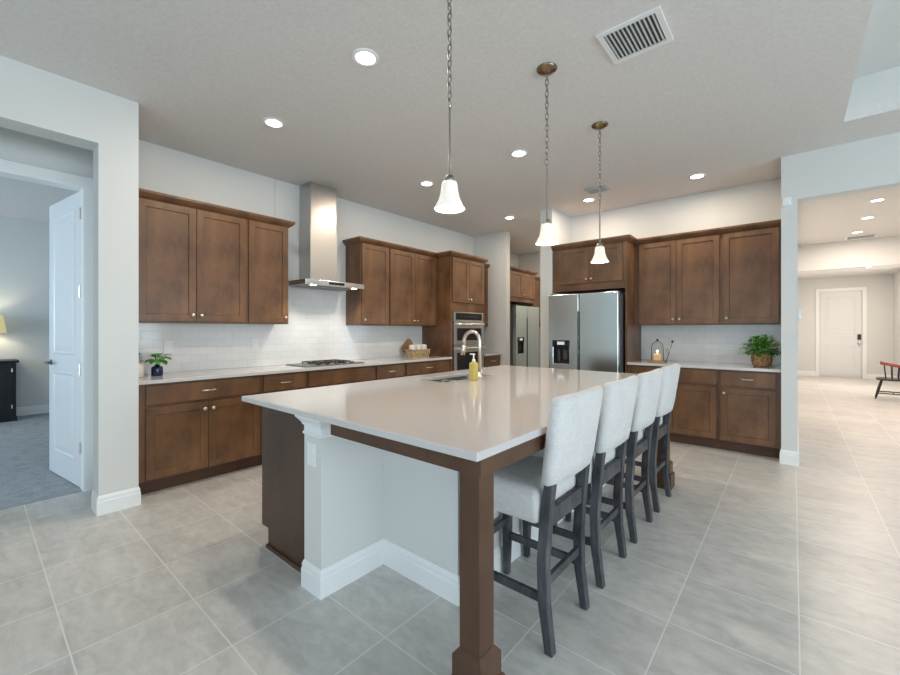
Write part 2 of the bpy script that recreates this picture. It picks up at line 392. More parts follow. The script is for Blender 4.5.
# baseboards: swept profile along a polyline, outward normal on the right-hand side of travel
def base_run(bm, pts, h=0.135, t=0.012):
    prof = [(0.0, 0.0), (t, 0.0), (t, h - 0.045), (t * 0.72, h - 0.038), (t * 0.72, h - 0.02), (t * 0.35, h - 0.006), (0.0, h)]
    P = [Vector((p[0], p[1])) for p in pts]; rings = []
    for i, p in enumerate(P):
        ds = []
        if i > 0: ds.append((P[i] - P[i - 1]).normalized())
        if i < len(P) - 1: ds.append((P[i + 1] - P[i]).normalized())
        ns = [Vector((d.y, -d.x)) for d in ds]
        n = sum(ns, Vector((0, 0))); n = n / max(1e-6, n.length_squared) * len(ns) if len(ns) == 1 else n / (1 + ns[0].dot(ns[1]))
        rings.append([(p.x + n.x * o, p.y + n.y * o, z) for o, z in prof])
    return loft(bm, rings)
def baseboard(name, pts, h=0.135, parent=None): 
    return struct(name, base_run(BM(), pts, h), 'trim', parent)
baseboard('baseboard_entry', [(-3.93, 0.585), (-3.74, 0.585), (-3.74, 0.815), (-3.80, 0.815)])
baseboard('baseboard_vestibule', [(-4.39, 0.72), (-3.93, 0.72), (-3.93, 0.60)][::-1])
baseboard('baseboard_column', [(-0.091, 5.24), (-0.091, 5.143), (0.033, 5.143), (0.033, 15.6), (0.50, 15.6)][0:4])
baseboard('baseboard_hall_back', [(0.033, 15.6), (0.50, 15.6)])
baseboard('baseboard_hall_corner', [(1.50, 15.6), (2.0, 15.6), (2.0, 5.3)])
baseboard('baseboard_bedroom', [(-9.0, -4.0), (-9.0, 1.6), (-4.6, 1.6)][::1])
baseboard('baseboard_pantry', [(-3.828, YS), (-3.75, YS), (-3.75, YS + 0.12)])
baseboard('baseboard_pantry_end', [(-2.735, 7.9), (-2.735, 5.216), (-2.555, 5.216)])

# backsplash tiling
b = BM(); box(b, XW, XW + 0.008, 0.815, 4.575, 0.9, 1.43); box(b, XW, XW + 0.008, 2.21, 3.155, 1.43, 1.85); struct('wall_tile_left', b, 'subway_y')
b = BM(); box(b, XW, XW + 0.008, 5.432, YS, 0.9, 1.43); struct('wall_tile_corner', b, 'subway_y')
b = BM(); box(b, -1.562, -0.091, YB - 0.008, YB, 0.9, 1.43); struct('wall_tile_back', b, 'subway_x')
# corner bead joint above the upper cabinets
for JN, JY in (('trim_joint_left', 2.208), ('trim_joint_right', 2.948)):
    b = BM(); box(b, XW, XW + 0.004, JY, JY + 0.010, 1.85, H); struct(JN, b, 'vent_slat')

# ------------------------------------------------------------------ doors of the house
def panel_leaf(bm, w, h, t, panels, y0=0.0):
    """door leaf in XZ, front at y0-t ... both faces with recessed mouldings"""
    box(bm, 0, w, -t, 0, 0, h)
    for (x0, x1, z0, z1) in panels:
        for s in (0, 1):
            ys = [-t, -t - 0.006, -t - 0.006, -t - 0.001, -t - 0.005] if s == 0 else [0, 0.006, 0.006, 0.001, 0.005]
            ins = [0, 0.006, 0.018, 0.030, 0.075]
            rings = [[(x0 + i, y, z0 + i), (x1 - i, y, z0 + i), (x1 - i, y, z1 - i), (x0 + i, y, z1 - i)] for i, y in zip(ins, ys)]
            loft(bm, rings)
    return bm
d1 = bpy.data.objects.new('door_1', None); COL.objects.link(d1); d1['kind'] = 'structure'
tag(d1, 'open white two-panel bedroom door swung into the carpeted bedroom', 'door')
d1.location = (-4.462, 0.588, 0.012); d1.rotation_euler = (0, 0, math.radians(188))
leaf = obj('door_leaf', panel_leaf(BM(), 0.81, 2.44, 0.036, [(0.13, 0.68, 1.08, 2.31), (0.13, 0.68, 0.20, 0.93)]), 'door_paint', d1, 0.002)
lv = BM(); lathe(lv, [(0.026, 0), (0.026, 0.006), (0.012, 0.012), (0.010, 0.045)], 16, mat=Matrix.Translation((0.75, 0.0, 1.0)) @ Matrix.Rotation(-PI / 2, 4, 'X'))
tube(lv, [(0.755, 0.045, 1.0), (0.70, 0.048, 1.0), (0.64, 0.046, 0.995)], 0.009, 8)
obj('door_handle', lv, 'gunmetal', leaf, smooth=True)
for z in (0.33, 0.97, 1.61, 2.25):
    hb = BM(); box(hb, -0.012, 0.004, -0.030, 0.006, z - 0.045, z + 0.045); tube(hb, [(-0.006, 0.008, z - 0.048), (-0.006, 0.008, z + 0.048)], 0.006, 8)
    obj('hinge', hb, 'nickel', d1)
b = BM()   # jamb and casing
for (y0, y1) in ((-0.22, -0.205), (0.588, 0.60)): box(b, -4.52, -4.38, y0, y1, 0, 2.47)
box(b, -4.52, -4.38, -0.22, 0.60, 2.455, 2.47)
for (y0, y1) in ((-0.29, -0.212), (0.594, 0.67)): box(b, -4.39, -4.372, y0, y1, 0, 2.462)
box(b, -4.39, -4.372, -0.29, 0.67, 2.462, 2.545)
struct('trim_1', b, 'trim', bevel=0.003)

d2 = bpy.data.objects.new('door_2', None); COL.objects.link(d2); d2['kind'] = 'structure'
tag(d2, 'closed white two-panel front door at the end of the hall', 'door')
d2.location = (0.58, 15.66, 0.01)
leaf = obj('door_leaf', panel_leaf(BM(), 0.84, 2.375, 0.045, [(0.13, 0.71, 1.12, 2.22), (0.13, 0.71, 0.22, 0.88)]), 'door_paint', d2, 0.002)
lk = BM(); box(lk, 0.755, 0.825, -0.075, -0.045, 1.04, 1.19); obj('door_lock', lk, 'black', leaf, 0.006)
lv = BM(); lathe(lv, [(0.032, 0), (0.032, 0.01), (0.014, 0.016), (0.012, 0.05), (0.028, 0.055), (0.03, 0.075), (0.02, 0.085)], 14, mat=Matrix.Translation((0.79, -0.045, 0.94)) @ Matrix.Rotation(PI / 2, 4, 'X'))
obj('door_handle', lv, 'nickel', leaf, smooth=True)
for z in (0.25, 0.9, 1.55, 2.15):
    hb = BM(); box(hb, -0.012, 0.006, -0.056, -0.040, z - 0.055, z + 0.055); obj('hinge', hb, 'nickel', d2)
b = BM()
for (x0, x1) in ((0.485, 0.575), (1.425, 1.515)): box(b, x0, x1, 15.578, 15.6, 0, 2.40)
box(b, 0.485, 1.515, 15.578, 15.6, 2.395, 2.485); box(b, 0.575, 1.425, 15.60, 15.62, 2.385, 2.395)
struct('trim_2', b, 'trim', bevel=0.004)
b = BM(); box(b, 0.575, 1.425, 15.55, 15.68, 0, 0.012); struct('trim_threshold', b, 'nickel')

# ------------------------------------------------------------------ cabinets
def shaker(bm, w, h, t=0.02, fr=0.058, rec=0.009):
    """front faces -Y; slab from y=-t to y=0, origin at lower corner"""
    f = -t
    R = [(0, 0.0), (0, f + 0.0015), (0.0015, f), (fr, f), (fr + 0.004, f + rec)]
    rings = [[(i, y, i), (w - i, y, i), (w - i, y, h - i), (i, y, h - i)] for i, y in R]
    return loft(bm, rings)
def knob(parent, x, y, z):
    k = BM(); lathe(k, [(0.007, 0), (0.006, 0.010), (0.015, 0.016), (0.017, 0.023), (0.012, 0.030), (0.002, 0.032)], 14, mat=Matrix.Rotation(PI / 2, 4, 'X'))
    return obj('knob', k, 'nickel', parent, smooth=True, loc=(x, y, z))
def pull(parent, x, y, z, L=0.112):
    k = BM(); n = 9
    pts = [(-L / 2, 0, 0), (-L / 2, -0.016, 0)] + [(-L / 2 + L * i / n, -0.022 - 0.010 * math.sin(PI * i / n), 0) for i in range(1, n)] + [(L / 2, -0.016, 0), (L / 2, 0, 0)]
    tube(k, pts, 0.0062, 8); return obj('pull', k, 'nickel', parent, smooth=True, loc=(x, y, z))
def crown(w, d, z0, z1, l, r, ex=0.05, ret=0.0):
    """moulding round the cabinet top; a return in front of a shallower neighbour stops ret short of the wall"""
    steps = [(0.002, 0.0), (0.012, 0.008), (0.018, 0.014), (0.030, 0.022), (0.046, 0.042), (ex, 0.048), (ex, 1.0)]
    rings = []; k = 0.002
    for o, f in steps:
        z = z0 + (f if f < 1 else (z1 - z0)); a = -o * l; c = w + o * r; rl = ret if (ret and l) else k; rr = ret if (ret and r) else k
        rings.append([(0, -k, z), (0, -rl - 0.0001, z), (a, -rl - 0.0002, z), (a, -d - o, z), (c, -d - o, z), (c, -rr - 0.0002, z), (w, -rr - 0.0001, z), (w, -k, z)])
    return loft(BM(), rings)
def cabinet(name, label, group, loc, rz, w, d, z0, z1, doors=(), drawers=(), toe=0.0, crn=None, cat='cabinet', mat='cab', knob_at='low'):
    """local x along the wall, front faces -Y, wall at y=0"""
    t = thing(name, label, cat, loc, rz, group)
    bb = BM(); box(bb, 0, w, -d, -0.001, z0 + toe, z1)
    obj('cabinet_body', bb, mat, t, 0.0015)
    if toe:
        k = BM(); box(k, 0.0, w, -d + 0.075, -0.001, z0, z0 + toe); obj('toe_kick', k, 'cab_dark', t)
    for (x0, x1, a, c, side) in doors:
        dr = obj('door', shaker(BM(), x1 - x0, c - a), mat, t, loc=(x0, -d, a))
        if side:
            kx = (x1 - x0) - 0.032 if side == 'r' else 0.032
            knob(dr, kx, -0.02, 0.055 if knob_at == 'low' else (c - a) - 0.055)
    for (x0, x1, a, c, pl) in drawers:
        s = BM(); box(s, 0, x1 - x0, -0.02, 0, 0, c - a)
        dw = obj('drawer', s, mat, t, 0.003, loc=(x0, -d, a))
        if pl: pull(dw, (x1 - x0) / 2, -0.02, (c - a) / 2)
    if crn:
        zc0, zc1, l, r = crn
        obj('crown_molding', crown(w, d + 0.004, zc0, zc1, l, r), mat, t)
    return t
R90 = PI / 2
BD, UD = 0.570, 0.310
GB, GU = 'base cabinets along the cooktop wall', 'wall cabinets along the cooktop wall'
def base(y0, y1, label, dbl, plain_front=False, loc_fn=None, group=GB, filler=0.0):
    wd = y1 - y0; g = 0.018
    drs = [(g + filler, wd - g, 0.715, 0.868, not plain_front)]
    if dbl: m = (wd + filler) / 2; dd = [(g + filler, m - 0.002, 0.128, 0.690, 'r'), (m + 0.002, wd - g, 0.128, 0.690, 'l')]
    else: dd = [(g + filler, wd - g, 0.128, 0.690, 'r')]
    loc, rz = loc_fn(y0)
    return cabinet('base_cabinet', label, group, loc, rz, wd, BD, 0.0, 0.884, dd, drs, 0.114, knob_at='high')
LW = lambda y: ((XW, y, 0), R90)
base(0.840, 1.795, 'brown base cabinet with two doors and wide drawer beside the entry wall', True, loc_fn=LW, filler=0.03)
base(1.795, 2.268, 'narrow brown base cabinet between the two-door cabinet and the cooktop', False, loc_fn=LW)
base(2.268, 3.175, 'brown base cabinet beneath the cooktop with a false front without pull', True, True, LW)
base(3.175, 3.672, 'narrow brown base cabinet just past the cooktop towards the ovens', False, loc_fn=LW)
base(3.672, 4.575, 'wide brown base cabinet under the wicker basket, touching the oven tower', True, loc_fn=LW)
base(5.434, 5.920, 'small brown base cabinet in the corner beyond the oven tower', False, loc_fn=LW)
def upper(y0, y1, label, splits, crn, filler=0.0, sides=None):
    wd = y1 - y0; g = 0.014; dd = []
    if splits == 2:
        m = (wd + filler) / 2; dd = [(g + filler, m - 0.002, 1.385, 2.400, 'r'), (m + 0.002, wd - g, 1.385, 2.400, 'l')]
    else: dd = [(g + filler, wd - g, 1.385, 2.400, sides)]
    return cabinet('wall_cabinet', label, GU, (XW + 0.0015, y0, 0), R90, wd, UD, 1.372, 2.409, dd, (), 0.0, crn)
upper(0.835, 1.772, 'brown two-door wall cabinet beside the entry wall, two pale knobs', 2, (2.400, 2.468, 0, 0), 0.04)
upper(1.772, 2.206, 'single-door brown wall cabinet just before the range hood', 1, (2.400, 2.468, 0, 1), 0, 'r')
upper(3.155, 3.622, 'single-door brown wall cabinet just past the range hood', 1, (2.400, 2.468, 1, 0), 0, 'l')
upper(3.622, 4.573, 'two-door brown wall cabinet above the wicker basket beside the oven tower', 2, (2.400, 2.468, 0, 0), 0)
upper(5.434, 5.920, 'narrow brown wall cabinet beyond the oven tower in the corner', 1, (2.400, 2.468, 0, 1), 0, 'r')

# oven tower (cabinet) with two wall ovens
t = thing('oven_tower_cabinet', 'tall brown cabinet holding the two stacked wall ovens', 'cabinet', (XW, 4.577, 0), R90)
TW, TD = 0.853, 0.590
b = BM()
box(b, 0, 0.045, -TD, -0.001, 0.114, 2.409); box(b, TW - 0.045, TW, -TD, -0.001, 0.114, 2.409)
box(b, 0.045, TW - 0.045, -TD, -0.001, 1.585, 2.409); box(b, 0.045, TW - 0.045, -TD, -0.001, 0.114, 0.40); box(b, 0.045, TW - 0.045, -0.03, -0.001, 0.40, 1.585)
obj('cabinet_body', b, 'cab', t, 0.0015)
k = BM(); box(k, 0, TW, -TD + 0.075, -0.001, 0, 0.114); obj('toe_kick', k, 'cab_dark', t)
for (x0, x1, sd) in ((0.03, TW / 2 - 0.002, 'r'), (TW / 2 + 0.002, TW - 0.03, 'l')):
    dr = obj('door', shaker(BM(), x1 - x0, 0.665), 'cab', t, loc=(x0, -TD, 1.728)); knob(dr, (x1 - x0) - 0.032 if sd == 'r' else 0.032, -0.02, 0.05)
s = BM(); box(s, 0, TW - 0.06, -0.02, 0, 0, 0.24); dw = obj('drawer', s, 'cab', t, 0.003, loc=(0.03, -TD, 0.135)); pull(dw, (TW - 0.06) / 2, -0.02, 0.12)
obj('crown_molding', crown(TW, TD + 0.004, 2.400, 2.470, 1, 1, ret=UD + 0.062), 'cab', t)

def oven(name, label, z0, z1, panel):
    o = thing(name, label, 'oven', (XW, 4.632, z0), R90, 'wall ovens in the tall cabinet')
    wd = 0.748; h = z1 - z0; f = -TD
    b = BM(); box(b, 0.005, wd - 0.005, f + 0.005, -0.05, 0.004, h - 0.004); obj('oven_body', b, 'steel_side', o)
    top = h
    if panel:
        b = BM(); box(b, 0, wd, f - 0.018, f + 0.004, h - 0.135, h); p = obj('control_panel', b, 'steel', o, 0.002)
        b = BM(); box(b, 0.045, wd - 0.045, f - 0.021, f - 0.017, h - 0.118, h - 0.014); gp = obj('control_glass', b, 'black_glass', p)
        for i in range(6):
            b = BM(); box(b, 0.16 + i * 0.075, 0.19 + i * 0.075, f - 0.0225, f - 0.021, h - 0.075, h - 0.055); obj('key', b, 'grey_plate', gp)
        top = h - 0.14
    b = BM(); slab_hole(b, 0, wd, 0, top, 0.06, wd - 0.06, 0.065, top - 0.105, -f - 0.004, -f + 0.030)
    bmesh.ops.transform(b, matrix=Matrix(((1, 0, 0, 0), (0, 0, -1, 0), (0, 1, 0, 0), (0, 0, 0, 1))), verts=b.verts)
    dr = obj('oven_door', b, 'steel', o, 0.002)
    b = BM(); box(b, 0.058, wd - 0.058, f - 0.020, f - 0.006, 0.063, top - 0.103); gl = obj('oven_window', b, 'black_glass', dr)
    b = BM(); tube(b, [(0.05, f - 0.075, top - 0.045), (wd - 0.05, f - 0.075, top - 0.045)], 0.013, 12)
    for x in (0.09, wd - 0.09): box(b, x - 0.012, x + 0.012, f - 0.07, f - 0.028, top - 0.055, top - 0.035)
    obj('handle', b, 'steel', dr, smooth=False)
    return o
oven('wall_microwave_oven', 'upper steel oven with black control strip in the tall cabinet', 1.083, 1.582, True)
oven('wall_oven', 'lower steel oven with large black glass door in the tall cabinet', 0.405, 1.075, False)

# countertops of the wall runs
def counter(name, label, x0, x1, y0, y1, lip=None):
    b = BM(); box(b, x0, x1, y0, y1, 0.8845, 0.914)
    return tag(obj(name, b, 'quartz', None, 0.003), label, 'countertop')
counter('countertop', 'long white quartz countertop carrying the cooktop and wicker basket', XW + 0.0085, -3.828, 0.818, 4.574)
counter('countertop', 'short white quartz countertop in the corner past the oven tower', XW + 0.0085, -3.828, 5.434, 5.921)

# back wall: tall refrigerator surround, wall cabinets, base cabinets
FY = YB - 5.229
t = thing('refrigerator_surround_cabinet', 'brown cabinet box framing the refrigerator with two doors above it', 'cabinet', (-2.550, YB, 0), 0)
SWD = 0.985
b = BM(); box(b, 0, SWD, -FY, -0.001, 1.832, 2.409); box(b, SWD - 0.022, SWD, -FY, -0.001, 0.0, 1.832); obj('cabinet_body', b, 'cab', t, 0.0015)
for (x0, x1, sd) in ((0.098, 0.514, 'r'), (0.518, 0.935, 'l')):
    dr = obj('door', shaker(BM(), x1 - x0, 0.470), 'cab', t, loc=(x0, -FY, 1.925)); knob(dr, (x1 - x0) - 0.032 if sd == 'r' else 0.032, -0.02, 0.05)
obj('crown_molding', crown(SWD, FY + 0.004, 2.400, 2.472, 0, 1, ret=UD + 0.062), 'cab', t)
GU2, GB2 = 'wall cabinets along the end wall', 'base cabinets along the end wall'
cabinet('wall_cabinet', 'two-door brown wall cabinet between the refrigerator and a single-door cabinet', GU2, (-1.562, YB - 0.0015, 0), 0, 0.935, UD, 1.372, 2.409,
        [(0.055, 0.478, 1.385, 2.400, 'r'), (0.482, 0.918, 1.385, 2.400, 'l')], (), 0, (2.400, 2.468, 0, 0))
cabinet('wall_cabinet', 'single-door brown wall cabinet above the leafy basket plant', GU2, (-0.627, YB - 0.0015, 0), 0, 0.534, UD, 1.372, 2.409,
        [(0.018, 0.512, 1.385, 2.400, 'l')], (), 0, (2.400, 2.468, 0, 0))
cabinet('base_cabinet', 'wide brown base cabinet under the candle lantern beside the refrigerator', GB2, (-1.562, YB, 0), 0, 0.942, BD + 0.025, 0, 0.884,
        [(0.06, 0.493, 0.128, 0.690, 'r'), (0.497, 0.924, 0.128, 0.690, 'l')], [(0.06, 0.924, 0.715, 0.868, True)], 0.114, knob_at='high')
cabinet('base_cabinet', 'single-door brown base cabinet with one drawer below the leafy basket plant', GB2, (-0.620, YB, 0), 0, 0.527, BD + 0.025, 0, 0.884,
        [(0.018, 0.487, 0.128, 0.690, 'l')], [(0.018, 0.487, 0.715, 0.868, True)], 0.114, knob_at='high')
b = BM(); box(b, -1.560, -0.093, YB - 0.645, YB - 0.0085, 0.8845, 0.914)
tag(obj('countertop', b, 'quartz', None, 0.003), 'white quartz countertop holding the candle lantern and leafy basket plant', 'countertop')

# refrigerators
def fridge(label, loc, rz, split=0.415, body_mat='steel_fridge_daylit'):
    o = thing('refrigerator', label, 'refrigerator', loc, rz)
    wd, d, h = 0.905, 0.78, 1.775; dt = 0.075
    b = BM(); box(b, 0.006, wd - 0.006, -d + dt + 0.012, -0.02, 0.02, h - 0.02); box(b, 0.01, wd - 0.01, -d + dt - 0.01, -0.03, 0.0, 0.08)
    obj('refrigerator_body', b, 'steel_side', o, 0.003)
    X = Matrix(((1, 0, 0, 0), (0, 0, -1, 0), (0, 1, 0, 0), (0, 0, 0, 1)))
    b = BM(); slab_hole(b, 0, split - 0.006, 0.09, h, 0.065, 0.285, 0.865, 1.085, d - dt, d); bmesh.ops.transform(b, matrix=X, verts=b.verts)
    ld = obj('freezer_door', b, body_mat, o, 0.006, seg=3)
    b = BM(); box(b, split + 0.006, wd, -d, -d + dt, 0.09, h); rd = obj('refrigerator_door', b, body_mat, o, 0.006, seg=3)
    for dd, x0, x1 in ((ld, split - 0.017, split - 0.0065), (rd, split + 0.0065, split + 0.017)):
        b = BM(); box(b, x0, x1, -d - 0.003, -d + 0.001, 0.35, 1.55); obj('handle_recess', b, 'black', dd, 0.001)
    b = BM(); box(b, 0.055, 0.295, -d - 0.006, -d + 0.004, 1.085, 1.175); cp = obj('dispenser_panel', b, 'black_glass', ld, 0.002)
    b = BM(); box(b, 0.125, 0.225, -d - 0.0075, -d - 0.006, 1.115, 1.155); obj('dispenser_display', b, 'display', cp)
    b = BM(); box(b, 0.065, 0.285, -d + 0.062, -d + 0.070, 0.865, 1.085); box(b, 0.0655, 0.069, -d + 0.002, -d + 0.066, 0.865, 1.085); box(b, 0.281, 0.2845, -d + 0.002, -d + 0.066, 0.865, 1.085)
    ni = obj('dispenser_niche', b, 'black', ld)
    b = BM(); box(b, 0.115, 0.150, -d + 0.030, -d + 0.045, 0.90, 1.05); box(b, 0.190, 0.25, -d + 0.035, -d + 0.05, 0.92, 1.05); obj('dispenser_paddle', b, 'grey_plate', ni, 0.003)
    b = BM(); box(b, 0.060, 0.290, -d - 0.008, -d + 0.06, 0.850, 0.868); obj('drip_tray', b, 'steel', ld, 0.002)
    for hx in (0.02, wd - 0.10): b = BM(); box(b, hx, hx + 0.08, -d + 0.01, -d + 0.16, h + 0.0005, h + 0.014); obj('hinge_cover', b, 'steel_side', o, 0.004)
    return o
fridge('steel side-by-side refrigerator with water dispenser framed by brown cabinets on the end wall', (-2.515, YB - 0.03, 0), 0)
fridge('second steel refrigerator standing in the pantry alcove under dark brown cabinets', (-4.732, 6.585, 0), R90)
cabinet('pantry_cabinet', 'dark brown two-door cabinet over the pantry refrigerator', None, (-4.7485, 6.30, 0), R90, 0.98, 0.80, 1.84, 2.409,
        [(0.03, 0.487, 1.925, 2.395, 'r'), (0.491, 0.95, 1.925, 2.395, 'l')], (), 0, (2.400, 2.470, 0, 1))
cabinet('pantry_cabinet', 'narrow brown pantry cabinet beyond the second refrigerator', None, (-4.7485, 7.52, 0), R90, 0.44, 0.61, 1.372, 2.37,
        [(0.015, 0.425, 1.385, 2.36, 'l')], (), 0, (2.36, 2.428, 0, 0))

# range hood
t = thing('range_hood', 'stainless steel chimney hood on the tiled wall above the cooktop', 'range hood', (XW + 0.009, 2.678, 1.80), R90)
b = BM(); box(b, -0.176, 0.176, -0.245, 0.0, 0.075, 0.70); box(b, -0.170, 0.170, -0.240, 0.0, 0.70, 1.2035); obj('chimney', b, 'steel_v', t, 0.002)
b = BM(); rings = []
for z, hx, y0 in ((0.0, 0.387, -0.50), (0.055, 0.387, -0.50), (0.0555, 0.380, -0.49), (0.085, 0.20, -0.27)):
    rings.append([(-hx, 0, z), (-hx, y0, z), (hx, y0, z), (hx, 0, z)])
cn = obj('canopy', loft(b, rings), 'steel', t, 0.002)
b = BM(); box(b, -0.10, 0.10, -0.503, -0.499, 0.015, 0.042); obj('control_strip', b, 'black_glass', cn)
b = BM()
for k in (-1, 1): box(b, k * 0.18 - 0.16, k * 0.18 + 0.16, -0.43, -0.10, -0.004, 0.001)
obj('filter_grille', b, 'steel_side', cn)
for x in (-0.27, 0.27):
    b = BM(); lathe(b, [(0.03, -0.006), (0.03, 0.0)], 16, c=(x, -0.455, 0)); obj('hood_lamp', b, 'hood_lens', cn)
    l = bpy.data.lights.new('hood_lamp_light', 'SPOT'); l.energy = 9; l.color = (1, 0.93, 0.84); l.spot_size = 2.3; l.spot_blend = 0.5; l.shadow_soft_size = 0.03
    lo = bpy.data.objects.new('hood_lamp_light', l); COL.objects.link(lo); lo.parent = t; lo.location = (x, -0.44, -0.02)

# cooktop
t = thing('gas_cooktop', 'low gas cooktop with dark iron grates set in the long white countertop', 'cooktop', (XW, 2.30, 0.914), R90)
b = BM(); box(b, 0.0, 0.76, -0.52, -0.08, 0.0003, 0.010); obj('cooktop_plate', b, 'steel_side', t, 0.003)
for cx in (0.23, 0.38, 0.53):
    g = BM()
    for dx in (-0.066, 0.066): box(g, cx + dx - 0.006, cx + dx + 0.006, -0.46, -0.14, 0.026, 0.036)
    for yy in (-0.454, -0.30, -0.146): box(g, cx - 0.072, cx + 0.072, yy - 0.006, yy + 0.006, 0.026, 0.036)
    for dx in (-0.066, 0.066):
        for yy in (-0.45, -0.15): box(g, cx + dx - 0.006, cx + dx + 0.006, yy - 0.006, yy + 0.006, 0.010, 0.028)
    obj('grate', g, 'iron', t, 0.002)
for cx, yy in ((0.23, -0.38), (0.23, -0.22), (0.38, -0.30), (0.53, -0.38), (0.53, -0.22)):
    g = BM(); lathe(g, [(0.045, 0.0095), (0.045, 0.016), (0.03, 0.017), (0.03, 0.022), (0.0, 0.023)], 16, c=(cx, yy, 0)); obj('burner', g, 'black', t)
for i in range(5):
    g = BM(); lathe(g, [(0.018, 0.0095), (0.016, 0.026), (0.0, 0.027)], 12, c=(0.16 + i * 0.11, -0.495, 0)); obj('knob', g, 'black', t)

# ------------------------------------------------------------------ island
isl = thing('kitchen_island', 'large kitchen island with white knee wall, dark end panel and corner posts', 'kitchen island', (-1.6, 2.45, 0))
IX, IY = -1.6, 2.45
SX0, SX1, SY0, SY1 = -2.30, -2.00, 2.30, 2.98
def L(bm): bmesh.ops.translate(bm, vec=(-IX, -IY, 0), verts=bm.verts); return bm
b = BM(); box(b, -1.91, -1.757, 1.105, 1.50, 0, 0.884); box(b, -1.91, -1.22, 1.50, 3.72, 0, 0.884); kw = obj('knee_wall', L(b), 'wall', isl)
b = base_run(BM(), [(-1.91, 1.165), (-1.91, 1.105), (-1.757, 1.105), (-1.757, 1.50), (-1.22, 1.50), (-1.22, 3.72), (-1.91, 3.72)]); obj('baseboard', L(b), 'trim', isl)
b = BM()
rings = []
for o, z in ((0.0, 0.775), (0.006, 0.779), (0.006, 0.790), (0.001, 0.793), (0.001, 0.822), (0.008, 0.826), (0.010, 0.836), (0.030, 0.862), (0.034, 0.866), (0.034, 0.884)):
    rings.append([(-1.91 - o, 1.105 - o, z), (-1.757 + o, 1.105 - o, z), (-1.757 + o, 1.30, z), (-1.91 - o, 1.30, z)])
obj('pilaster_capital', L(loft(b, rings)), 'trim', isl)
b = BM(); box(b, -2.46, -1.9105, 1.20, 3.72, 0.114, 0.69); slab_hole(b, -2.46, -1.9105, 1.20, 3.72, SX0 - 0.012, SX1 + 0.012, SY0 - 0.012, SY1 + 0.012, 0.69, 0.884); box(b, -2.39, -1.9105, 1.20, 3.72, 0, 0.114); obj('cabinet_body', L(b), 'cab', isl)
b = BM(); bmesh_pts = [(-2.495, 0.114), (-2.415, 0.114), (-2.415, 0.0), (-1.9105, 0.0), (-1.9105, 0.884), (-2.495, 0.884)]
loft(b, [[(x, 1.160, z) for x, z in bmesh_pts], [(x, 1.1995, z) for x, z in bmesh_pts]]); obj('end_panel', L(b), 'panel', isl, 0.001)
b = BM(); box(b, -2.42, -1.928, 1.146, 1.160, 0, 0.022); obj('base_shoe', L(b), 'cab_dark', isl, 0.004)
for i in range(4):
    y0 = 1.215 + i * 0.625
    dr = obj('door', shaker(BM(), 0.605, 0.735), 'cab', isl, loc=(-2.46 - IX, y0 + 0.605 - IY, 0.13), rot=(0, 0, -R90)); knob(dr, 0.572 if i % 2 else 0.032, -0.02, 0.68)
def post(x, y, name='post'):
    b = BM(); s = 0.0425
    bar(b, [(x, y, 0.135), (x, y, 0.84)], s, s)
    p = obj(name, L(b), 'post', isl, 0.002)
    b = BM(); rings = []
    for o, z in ((0.030, 0.0), (0.030, 0.105), (0.025, 0.118), (0.018, 0.122), (0.018, 0.198), (0.001, 0.218)):
        a = s + o; rings.append([(x - a, y - a, z), (x + a, y - a, z), (x + a, y + a, z), (x - a, y + a, z)])
    obj('post_base', L(loft(b, rings)), 'post', p)
post(-0.8325, 1.1275); post(-0.8325, 3.755)
b = BM()
box(b, -1.618, -0.768, 1.066, 1.10, 0.826, 0.884); box(b, -0.802, -0.768, 1.10, 3.80, 0.826, 0.884); box(b, -1.618, -0.802, 3.766, 3.80, 0.826, 0.884)
obj('apron', L(b), 'post', isl, 0.002)
def outlet_plate(bm, axis, mat=None):
    """cover plate facing -Y at the origin, with two receptacle faces"""
    box(bm, -0.036, 0.036, -0.006, 0, -0.058, 0.058)
    for z in (-0.022, 0.022): box(bm, -0.017, 0.017, -0.009, -0.005, z - 0.015, z + 0.015)
    return bm
ol = obj('outlet_plate', outlet_plate(BM(), 'x'), 'white_plastic', isl, 0.002, loc=(-1.838 - IX, 1.105 - IY, 0.685))
ol = obj('outlet_plate', outlet_plate(BM(), 'x'), 'white_plastic', isl, 0.002, loc=(-1.22 - IX, 1.556 - IY, 0.55), rot=(0, 0, R90))
# island countertop with sink cut-out
b = BM(); slab_hole(b, -2.50, -0.766, 1.040, 3.88, SX0, SX1, SY0, SY1, 0.8845, 0.914)
tag(obj('countertop', b, 'quartz', None, 0.004), 'huge white quartz island countertop with the sink cut into it', 'countertop')
t = thing('kitchen_sink', 'stainless double-bowl sink set into the white island top', 'sink', (SX0, SY0, 0.70))
def bowl(y0, y1):
    b = BM(); w_ = SX1 - SX0
    rings = [rrect(w_ / 2, (y0 + y1) / 2, w_ / 2 + 0.008, (y1 - y0) / 2 + 0.003, 0.03, 0.184), rrect(w_ / 2, (y0 + y1) / 2, w_ / 2 - 0.004, (y1 - y0) / 2 - 0.008, 0.03, 0.180),
             rrect(w_ / 2, (y0 + y1) / 2, w_ / 2 - 0.012, (y1 - y0) / 2 - 0.016, 0.03, 0.01), rrect(w_ / 2, (y0 + y1) / 2, 0.02, 0.02, 0.015, 0.0)]
    loft(b, rings, cap=False); b.faces.new(b.verts[-len(rings[0]):]) if False else None
    b.verts.ensure_lookup_table(); n = len(rings[0]); b.faces.new([b.verts[i] for i in range(3 * n, 4 * n)])
    return obj('bowl', b, 'sink', t, smooth=False)
bowl(0.0, 0.335); bowl(0.345, 0.68)
for yy in (0.168, 0.512):
    b = BM(); lathe(b, [(0.035, 0.0115), (0.035, 0.016), (0.02, 0.014), (0.0, 0.0135)], 16, c=(0.15, yy, 0)); obj('drain', b, 'nickel', t)
